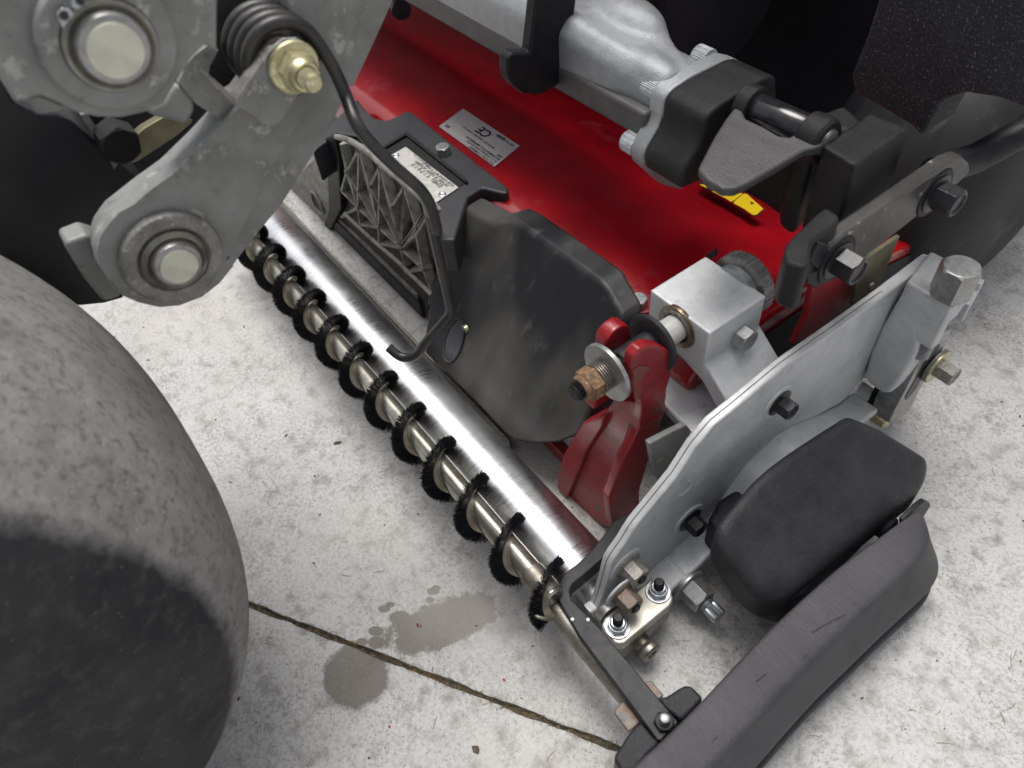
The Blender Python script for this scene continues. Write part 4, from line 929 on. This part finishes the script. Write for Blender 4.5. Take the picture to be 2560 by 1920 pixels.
# tongue: flat triangular plate with window, top surface
zt_ = .374
tong = [PZ(q, zt_) for q in K('u', '640 1180 660 1130 780 900 880 740 960 640 1080 560 1120 490 1180 450 1250 490 1240 520 1150 560 1050 640 1035 700 1060 745 1200 810 1340 890 1420 905 1470 880 1560 720 1640 690 1720 690 1780 760 1795 850 1760 940 1690 990 1560 1010 1300 1170 1050 1310 960 1350 850 1350 720 1270')]
bm = xp(tong, (0,0,-.008)); part('tongue', bm, BLG, pc, bevel=.003, seg=4, ang=35)
a = PZ(K('u','1180 650')[0], zt_-.006); b = PZ(K('u','1560 830')[0], zt_-.004)
sa = Vector((b.x-.072, b.y, zt_-.0035)); ax = X3
c0 = PZ(K('u','1180 640')[0], zt_); c1 = PZ(K('u','1600 830')[0], zt_); axd = (c1-c0).normalized(); L0 = (c1-c0).length
part('gloss_sleeve', lcyl(c0 + Vector((0,0,-.004)) - axd*.004, axd, [(0,0),(0,.0122),(.001,.0128),(L0+.002,.0128),(L0+.003,.0122),(L0+.003,0)], 56), GLS, pc)
part('pivot_eye', lcyl(c0 + Vector((0,0,-.004)) - axd*.018, axd, [(0,0),(0,.012),(.003,.0165),(.014,.0165),(.015,.015),(.015,0)], 48), BLP, pc)
part('pivot_eye', lcyl(c1 + Vector((0,0,-.005)) - axd*.001, axd, [(0,0),(0,.0165),(.001,.0175),(.016,.0175),(.0185,.0155),(.0185,0)], 56), BLP, pc)
part('pin_end', lcyl(c1 + Vector((0,0,-.005)) + axd*.0172, axd, [(0,.0095),(.0022,.0095),(.0026,.0088),(.0026,0)], 36), mat('pin_face', (.20,.21,.20), (.15,.155,.15), 60, .35, .05, .5), pc)
part('pin_groove', lcyl(c1 + Vector((0,0,-.005)) + axd*.0172, axd, [(0,.0108),(.0015,.0106),(.0015,.0096),(0,.0096)], 36), STL, pc)
# lower carrier block behind the link
XL = -.232
bt = .372
bt4 = [PZ(q, bt) for q in K('v', '1090 160 1490 320 940 690 610 490')]
bm = bmesh.new(); ext(bm, bt4, (0,0,-.075))
part('square_block', bm, BLP, pc, remesh=.0017, smooth=12)
lowb = [PZ(q, .272) for q in K('v', '-300 800 0 930 300 980 620 860 860 1100 800 1180 560 1120 320 1400 180 1300 190 1200 0 1060 -300 900 -430 820')]
part('lower_body', xp(lowb, (0,0,.078)), BLP, pc, bevel=.006, seg=4)
ft = [PZ(q, .352) for q in K('v', '560 1150 650 1080 800 1180 760 1260 640 1350 520 1440 500 1659 420 1700 260 1640 235 1540 260 1450 330 1370')]
part('rounded_foot', xp(ft, (0,0,-.04)), BLP, pc, bevel=.008, seg=5)
# ================================================================== LINK PLATE
lk = thing('link_plate', 'black strap link with two big flange bolts, paint chipped at its lower end', 'link', (-.22, .46, .33))
lpf = [PX(q, -.220) for q in K('v', '690 1480 900 1330 1900 640 2010 600 2080 660 2085 720 2060 780 1960 870 1400 1320 1090 1560 980 1659 800 1800 650 1800 640 1640')]
part('strap', xp(lpf, (-.013,0,0)), mat('worn_dark_strap', (.050,.048,.046), (.072,.070,.068), 60, .35, .1, .1, .3, 900, .0003, [((.42,.33,.26), 42, .63, .655)]), lk, bevel=.0035, seg=4, ang=40)
flange_bolt(K('v','1730 960')[0], -.2195, .0205, .0185, BBT, lk, fr=.0158, rot=.1, boss=True, mb=BLK)
flange_bolt(K('v','760 1620')[0], -.2195, .0205, .0175, BBT, lk, fr=.0150, rot=.3, boss=True, mb=BLK)
cb_ = [PX(q, -.2205) for q in K('v', '590 1440 690 1480 640 1640 590 1720 500 1640 520 1560')]
part('link_end', xp(cb_, (-.014,0,0)), BLW, lk, bevel=.001)
lw = [PX(q, -.233) for q in K('f', '960 300 1060 270 1080 340 1020 400 965 370')]
part('link_foot', xp(lw, (-.010,0,0)), BLW, lk, bevel=.002)
# long rod to the right
tr_ = thing('control_rod', 'smooth grey-black round rod running off the upper right edge', 'rod', (-.2, .6, .35))
a = PX(K('v','1700 760')[0], -.238); b = PX((2700, 215), -.205)
part('rod', tube(bmesh.new(), [a, PX((2440,395), -.232), PX((2560,330), -.220), b], .0125, 28), BLW, tr_)
# ================================================================== HANGING STRAPS ABOVE THE BEAM
hk = thing('hanging_hook', 'black flat hanger with rounded foot hanging over the grey arm, nearest the camera', 'hanger', (-.56, .43, .4))
XH = PZ(K('t','700 900')[0], .335).x
ho = [PX(q, XH) for q in K('t', '720 -120 700 100 650 520 480 520 430 580 425 680 440 780 500 860 590 930 750 945 850 900 940 840 990 700 1030 500 1100 120 1130 -120')]
part('hanger_plate', xp(ho, (-.014,0,0)), BLK, hk, bevel=.003, seg=4, ang=40)
he = [PX(q, XH+.0005) for q in K('t', '1000 -120 980 300 930 640 920 860 940 840 990 700 1030 500 1100 120 1130 -120')]
hk2 = thing('hanging_strap', 'second darker hanger strap in shadow behind the grey arm', 'hanger', (-.6, .6, .4))
ho = [PY(q, .62) for q in K('t', '1480 -120 1470 70 1330 80 1260 130 1380 200 1500 290 1750 390 1790 240 1900 -120')]
part('strap', xp(ho, (0,.012,0)), BLK, hk2, bevel=.003)
hk3 = thing('cable_stub', 'small dark cable end peeking over the red deck corner', 'cable', (-1.0, .5, .3))
part('stub', tube(bmesh.new(), [PZ(q, .30) for q in K('b', '400 -60 450 10 470 60')], .012, 16), BLK, hk3)
# ================================================================== HOOD, REAR TYRE, DARK UNDERBODY
hd = thing('black_basket_corner', 'dust-speckled black rubber flap corner hanging in the upper right', 'flap', (-.3, .65, .4))
h_ = [PY(q, .60) for q in K('c', '1380 -60 1300 200 1210 430 1212 500 1260 555 1470 680 1560 735 1610 800 1640 740 1720 590 1850 540 2050 570 2300 660 2600 700 2600 -60')]
part('flap', xp(h_, (0,.05,.0)), HOD, hd, bevel=.006, seg=4)
rw = thing('rear_tyre', 'smooth worn black tyre behind the silver plate at the right edge', 'wheel', (-.36, .86, 0))
prof = []
for i in range(33):
    b = -math.pi/2 + math.pi*i/32; sb_, cb2 = math.sin(b), math.cos(b); prof.append((.100*math.copysign(abs(sb_)**.7, sb_), .150 - .11*(1-abs(cb2)**.7)))
part('tyre', lathe(bmesh.new(), (-.3453, .8255, .150), X3, prof, 96), mat('worn_black_tyre', (.013,.013,.015), (.030,.030,.030), 16, .5, .1, 0, .5, 700, .0006, [((.22,.22,.21), 420, .68, .74), ((.09,.09,.088), 60, .6, .8, 1)], stretch=(1,.3,.3), spec=.2), rw)
part('rim', lcyl((-.3713, .8255, .150), X3, [(-.08,0),(-.08,.05),(.10,.05),(.10,0)], 48), BLK, rw)
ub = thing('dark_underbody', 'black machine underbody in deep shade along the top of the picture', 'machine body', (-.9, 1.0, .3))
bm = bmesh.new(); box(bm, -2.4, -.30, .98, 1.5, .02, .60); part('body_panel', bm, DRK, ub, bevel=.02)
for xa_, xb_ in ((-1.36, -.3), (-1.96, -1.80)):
    bm = bmesh.new(); box(bm, xa_, xb_, .985, 1.5, .59, 1.0); part('unseen_glare_block', bm, DRK, ub, bevel=.02)  # unseen blocks added; the gap between them shapes sky glare on the deck
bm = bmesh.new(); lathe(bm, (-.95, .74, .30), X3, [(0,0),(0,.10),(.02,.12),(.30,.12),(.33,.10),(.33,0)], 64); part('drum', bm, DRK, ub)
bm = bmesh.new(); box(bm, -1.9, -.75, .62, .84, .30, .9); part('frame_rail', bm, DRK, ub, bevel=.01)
bm = bmesh.new(); box(bm, -1.5, -.62, .55, 1.5, .84, .98); part('unseen_sky_block', bm, DRK, ub, bevel=.01)  # unseen slab added overhead to block sky light and darken reflections
# ================================================================== LIFT ARM (upper left)
la = thing('lift_arm', 'big weathered grey cast lift arm with two round pin ends, crossing the upper left', 'arm', (-.46, .05, .43))
XA = -.450
low_arm = K('r', '870 1180 830 1050 830 930 870 760 960 640 1100 560') + K('a', '620 1160 760 1070 920 960 1080 820 1180 740 1290 640 1130 570 1030 480 1060 390 1120 320 1200 260 1260 290 1210 380 1200 450 1290 520 1350 590 1400 560 1460 480 1560 500 1700 200 1620 -60 2150 -60') + K('b', '420 0 330 200 190 500') + K('a', '2030 480 1860 800 1620 1180 1510 1310 1330 1540') + K('r', '2020 1120 1900 1270 1750 1390 1550 1465 1380 1480 1200 1440 1060 1380 950 1290')
la_f = [PX(q, XA-.006) for q in K('r', '900 1190 860 1050 870 930 900 840 1000 700 1140 590') + K('a', '850 1105 990 1005 1160 840 1290 700 1130 600 1030 480 1060 390 1120 320 1200 260 1260 290 1210 380 1200 450 1290 520 1350 590 1400 560 1460 480 1560 500 1700 200 1620 -60 2150 -60') + K('b', '420 0 330 200 190 500') + K('a', '2030 480 1860 800 1620 1180 1510 1310 1330 1540') + K('r', '2020 1120 1900 1270 1750 1390 1550 1465 1380 1480 1200 1440 1060 1380 950 1290')]
part('arm_casting', xp(la_f, (-.022,0,0)), OLD, la, bevel=.006, seg=4, ang=40)
wb = [PX(q, XA) for q in K('r', '930 1230 860 1130 840 1000 860 880 940 760 1030 660 1160 590') + K('a', '860 1100 1000 1000 1165 840 1295 705 1345 655 1400 600 1460 490 1560 510 1720 200 1640 -60 2114 -60 2114 15 1949 380 1834 550 1664 800 1520 1040 1430 1250 1350 1420 1300 1500') + K('r', '1990 1050 1880 1200 1740 1330 1550 1420 1380 1440 1200 1400 1050 1330')]
part('raised_web', xp(wb, (-.012,0,0)), OLD, la, bevel=.0055, seg=4, ang=50)
part('lug', xp([PX(q, XA-.026) for q in K('r', '560 925 740 850 900 900 980 1200 1060 1390 900 1440 740 1250 610 1040')], (-.02,0,0)), OLD, la, bevel=.003, seg=3)
def pin(cpx, x, R0, ring2, parent, big, bm_):
    c = PX(cpx, x)
    part('boss', lcyl(c, X3, [(-.01,ring2),(.0015,ring2),(.0032,ring2*.965),(.0032,R0*big),(.0012,R0*(big-.08)),(.0008,0)], 96), bm_, parent, bevel=.0012)
    part('bushing', lcyl(c, X3, [(.001,R0*(big-.12)),(.0040,R0*(big-.16)),(.0058,R0*1.52),(.0062,R0*1.45),(.0050,R0*1.32),(.004,R0*1.2)], 80), mat('bushing_steel', (.30,.29,.22), (.20,.20,.19), 120, .35, .1, .8), parent)
    part('pin', lcyl(c, X3, [(0,R0*1.24),(.0080,R0*1.24),(.0098,R0*1.18),(.0104,R0*1.06),(.0104,0)], 80), ZNP, parent)
    part('pin_face', lcyl(c, X3, [(.0095,R0*.97),(.0114,R0*.97),(.0118,R0*.94),(.0118,0)], 80), CAP, parent)
    part('snap_ring', lcyl(c, X3, [(.003,R0*1.56),(.0046,R0*1.58),(.0046,R0*1.40),(.0035,R0*1.36)], 80), ZNP, parent)
    return c
c = pin(K('r','1497 1055')[0], XA+.004, .0123, .0318, la, 1.85, OLD2)
for q in ('1742 1108', '1645 1220'):
    p = PX(K('r', q)[0], XA+.012); part('ring_hole', lcyl(p, X3, [(0,.0013),(.0003,.0013)], 12), INK, la, flat=True)
ub_ = thing('upper_link_casting', 'weathered grey casting with the larger pale round pin end in the top left corner', 'casting', (-.42, .03, .55))
XU = -.415
hed = [PX(q, XU) for q in K('a', '-60 -80 1255 -80 1250 250 1255 300 1180 260 1100 340 1000 500 940 600 830 650 700 680 560 675 440 650 330 590 230 550 100 590 80 580 0 440 -60 330')]
part('casting', xp(hed, (-.04,0,0)), OLD, ub_, bevel=.005, seg=4, ang=40)
part('step', xp([PX(q, XU-.02) for q in K('a', '80 560 230 540 400 620 340 650 230 665 170 600')], (-.02,0,0)), OLD, ub_, bevel=.003)
c = pin(K('o','1255 500')[0], XU+.004, .0133, .0315, ub_, 1.62, OLD)
lg_ = [PX(q, XU+.010) for q in K('o', '640 150 700 80 800 90 850 160 780 230 720 330 670 230')]
part('ring_ear', xp(lg_, (.002,0,0)), ZNC, ub_, bevel=.0006)
part('ring_hole', lcyl(PX(K('o','738 180')[0], XU+.0122), X3, [(0,.0021),(.0003,.0021)], 14), INK, ub_, flat=True)
lg_ = [PX(q, XU+.010) for q in K('o', '800 60 860 100 900 90 1000 30 960 -60 820 -60')]
part('ring_ear', xp(lg_, (.002,0,0)), ZNC, ub_, bevel=.0006)
part('ring_hole', lcyl(PX(K('o','925 8')[0], XU+.0122), X3, [(0,.0021),(.0003,.0021)], 14), INK, ub_, flat=True)
gus = [PX(q, XA-.005) for q in K('a', '830 640 940 590 1030 480 1120 570 1130 640 1080 730 1000 700 900 680')]
part('gusset', xp(gus, (-.02,0,0)), OLD, ub_, bevel=.004)
# spring bracket on the arm
sbk = thing('spring_bracket', 'folded grey steel bracket with a yellow-zinc flange nut holding the coil spring', 'bracket', (-.42, .12, .48))
XS = -.428
bf = [PX(q, XS) for q in K('p', '660 1210 780 1080 900 900 1020 680 1130 540 1240 450 1400 440 1530 540 1600 700 1610 860 1560 980 1440 1060 1340 1230 1200 1420 1100 1470 1000 1440 850 1320')]
part('front_leaf', xp(bf, (-.0035,0,0)), OLD, sbk, bevel=.001)
fl_ = [PX(q, XS-.004) for q in K('p', '660 1210 600 1170 720 1000 850 900')]
ff = [PX(q, XS) for q in K('p', '340 900 385 870 725 1165 650 1215')]
part('bracket_fold', xp(ff, (-.012,0,0)), OLD2, sbk, bevel=.0012)
ff = [PX(q, XS+.0002) for q in K('p', '655 1212 860 905 1010 690 1110 565 1140 545 1060 670 930 880 770 1110 720 1170')]
part('bracket_lip', xp(ff, (-.010,0,0)), OLD2, sbk, bevel=.0008)
c = PX(K('p','1350 770')[0], XS+.001)
part('flange', lcyl(c, X3, [(0,0),(0,.0152),(.0018,.0156),(.003,.0148),(.0035,.013),(.004,0)], 56), YZN, sbk)
part('hex_nut', hexm(c + Vector((.0025,0,0)), X3, .0205, .0105, rot=.7), YZN, sbk, bevel=.0004)
part('nut_collar', lcyl(c + Vector((.012,0,0)), X3, [(0,.0098),(.003,.0096),(.0055,.0082),(.0055,.0060)], 44), YZN, sbk)
part('thread_gap', lcyl(c + Vector((.0174,0,0)), X3, [(0,.0066),(.0002,.0066)], 24), INK, sbk, flat=True)
bm = bmesh.new(); thread(bm, c + Vector((.014,0,0)), X3, .0125, .0060, .0016); part('stud', bm, YZN, sbk)
# torsion spring with long hooked leg
ts = thing('torsion_spring', 'black coil spring whose long bent wire leg hooks down over the roller', 'spring', (-.45, .13, .48))
cc_ = Vector((XS-.008, c.y, c.z)); Rc = .0215; wr = .0041; pts = []
ncoil = 4.1
e1 = PX(K('p','1640 480')[0], XS-.004)
a_end = math.atan2(e1.z-cc_.z, e1.y-cc_.y)
for k in range(int(ncoil*36)+1):
    t = k/36; ang_ = a_end + 2*math.pi*(ncoil - t)*1.0; pts.append(Vector((cc_.x - .0098*(ncoil - t) + .000, cc_.y + Rc*math.cos(ang_), cc_.z + Rc*math.sin(ang_))))
leg = [PX(K('p', q)[0], XS-.004+dx) for q, dx in (('1800 760', .001), ('1950 1090', .002))] + [PX(K('s', q)[0], x_) for q, x_ in (('520 330', -.412), ('700 560', -.408), ('960 820', -.402), ('1180 1010', -.398), ('1290 1130', -.397), ('1370 1280', -.397), ('1440 1560', -.400))] + [PX(K('d', q)[0], x_) for q, x_ in (('1330 100', -.401), ('1390 380', -.408), ('1435 580', -.414), ('1440 650', -.417), ('1400 710', -.420), ('1300 820', -.428), ('1255 880', -.433), ('1210 905', -.438), ('1150 900', -.445), ('1085 848', -.455))]
path = pts + spline(pts[-3:] + leg, 6)[13:]
part('spring_wire', tube(bmesh.new(), path, wr, 20), mat('spring_black', (.018,.019,.021), (.045,.044,.040), 45, .36, .1, 0, .4, 900, .0003, [((.17,.145,.10), 40, .60, .8)]), ts)
part('spring_core', lcyl(cc_ + Vector((-.045,0,0)), X3, [(0,.012),(.047,.012),(.047,0)], 36), RSD, ts)
# dark parts seen behind the arm
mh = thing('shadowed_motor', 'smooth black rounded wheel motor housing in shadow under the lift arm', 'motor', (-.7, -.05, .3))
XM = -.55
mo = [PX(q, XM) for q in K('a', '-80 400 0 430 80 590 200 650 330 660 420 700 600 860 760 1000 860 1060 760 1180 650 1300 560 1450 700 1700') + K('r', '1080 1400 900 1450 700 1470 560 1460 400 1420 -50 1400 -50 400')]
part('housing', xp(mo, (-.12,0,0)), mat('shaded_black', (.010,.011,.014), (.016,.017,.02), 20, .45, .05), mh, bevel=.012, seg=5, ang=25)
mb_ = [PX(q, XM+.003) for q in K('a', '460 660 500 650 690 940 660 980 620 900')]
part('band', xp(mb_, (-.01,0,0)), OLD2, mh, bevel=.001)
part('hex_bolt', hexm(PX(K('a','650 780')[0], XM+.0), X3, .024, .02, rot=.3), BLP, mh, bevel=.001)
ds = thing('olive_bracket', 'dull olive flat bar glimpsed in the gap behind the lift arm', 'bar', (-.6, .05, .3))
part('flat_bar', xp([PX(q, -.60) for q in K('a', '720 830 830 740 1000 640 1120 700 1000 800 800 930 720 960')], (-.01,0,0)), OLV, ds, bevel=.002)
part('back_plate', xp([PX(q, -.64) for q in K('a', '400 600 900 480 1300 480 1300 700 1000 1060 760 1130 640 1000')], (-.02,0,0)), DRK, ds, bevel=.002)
ss = thing('spring_housing', 'dark grey recess plate behind the coil spring', 'plate', (-.5, .12, .5))
part('plate', xp([PX(q, -.4915) for q in K('p', '250 -80 1500 -80 1500 900 1250 1250 500 1250 250 900')], (-.012,0,0)), mat('dull_black', (.03,.03,.03), (.05,.05,.048), 50, .6), ss, bevel=.002)
S.render.resolution_x = 1024; S.render.resolution_y = 768
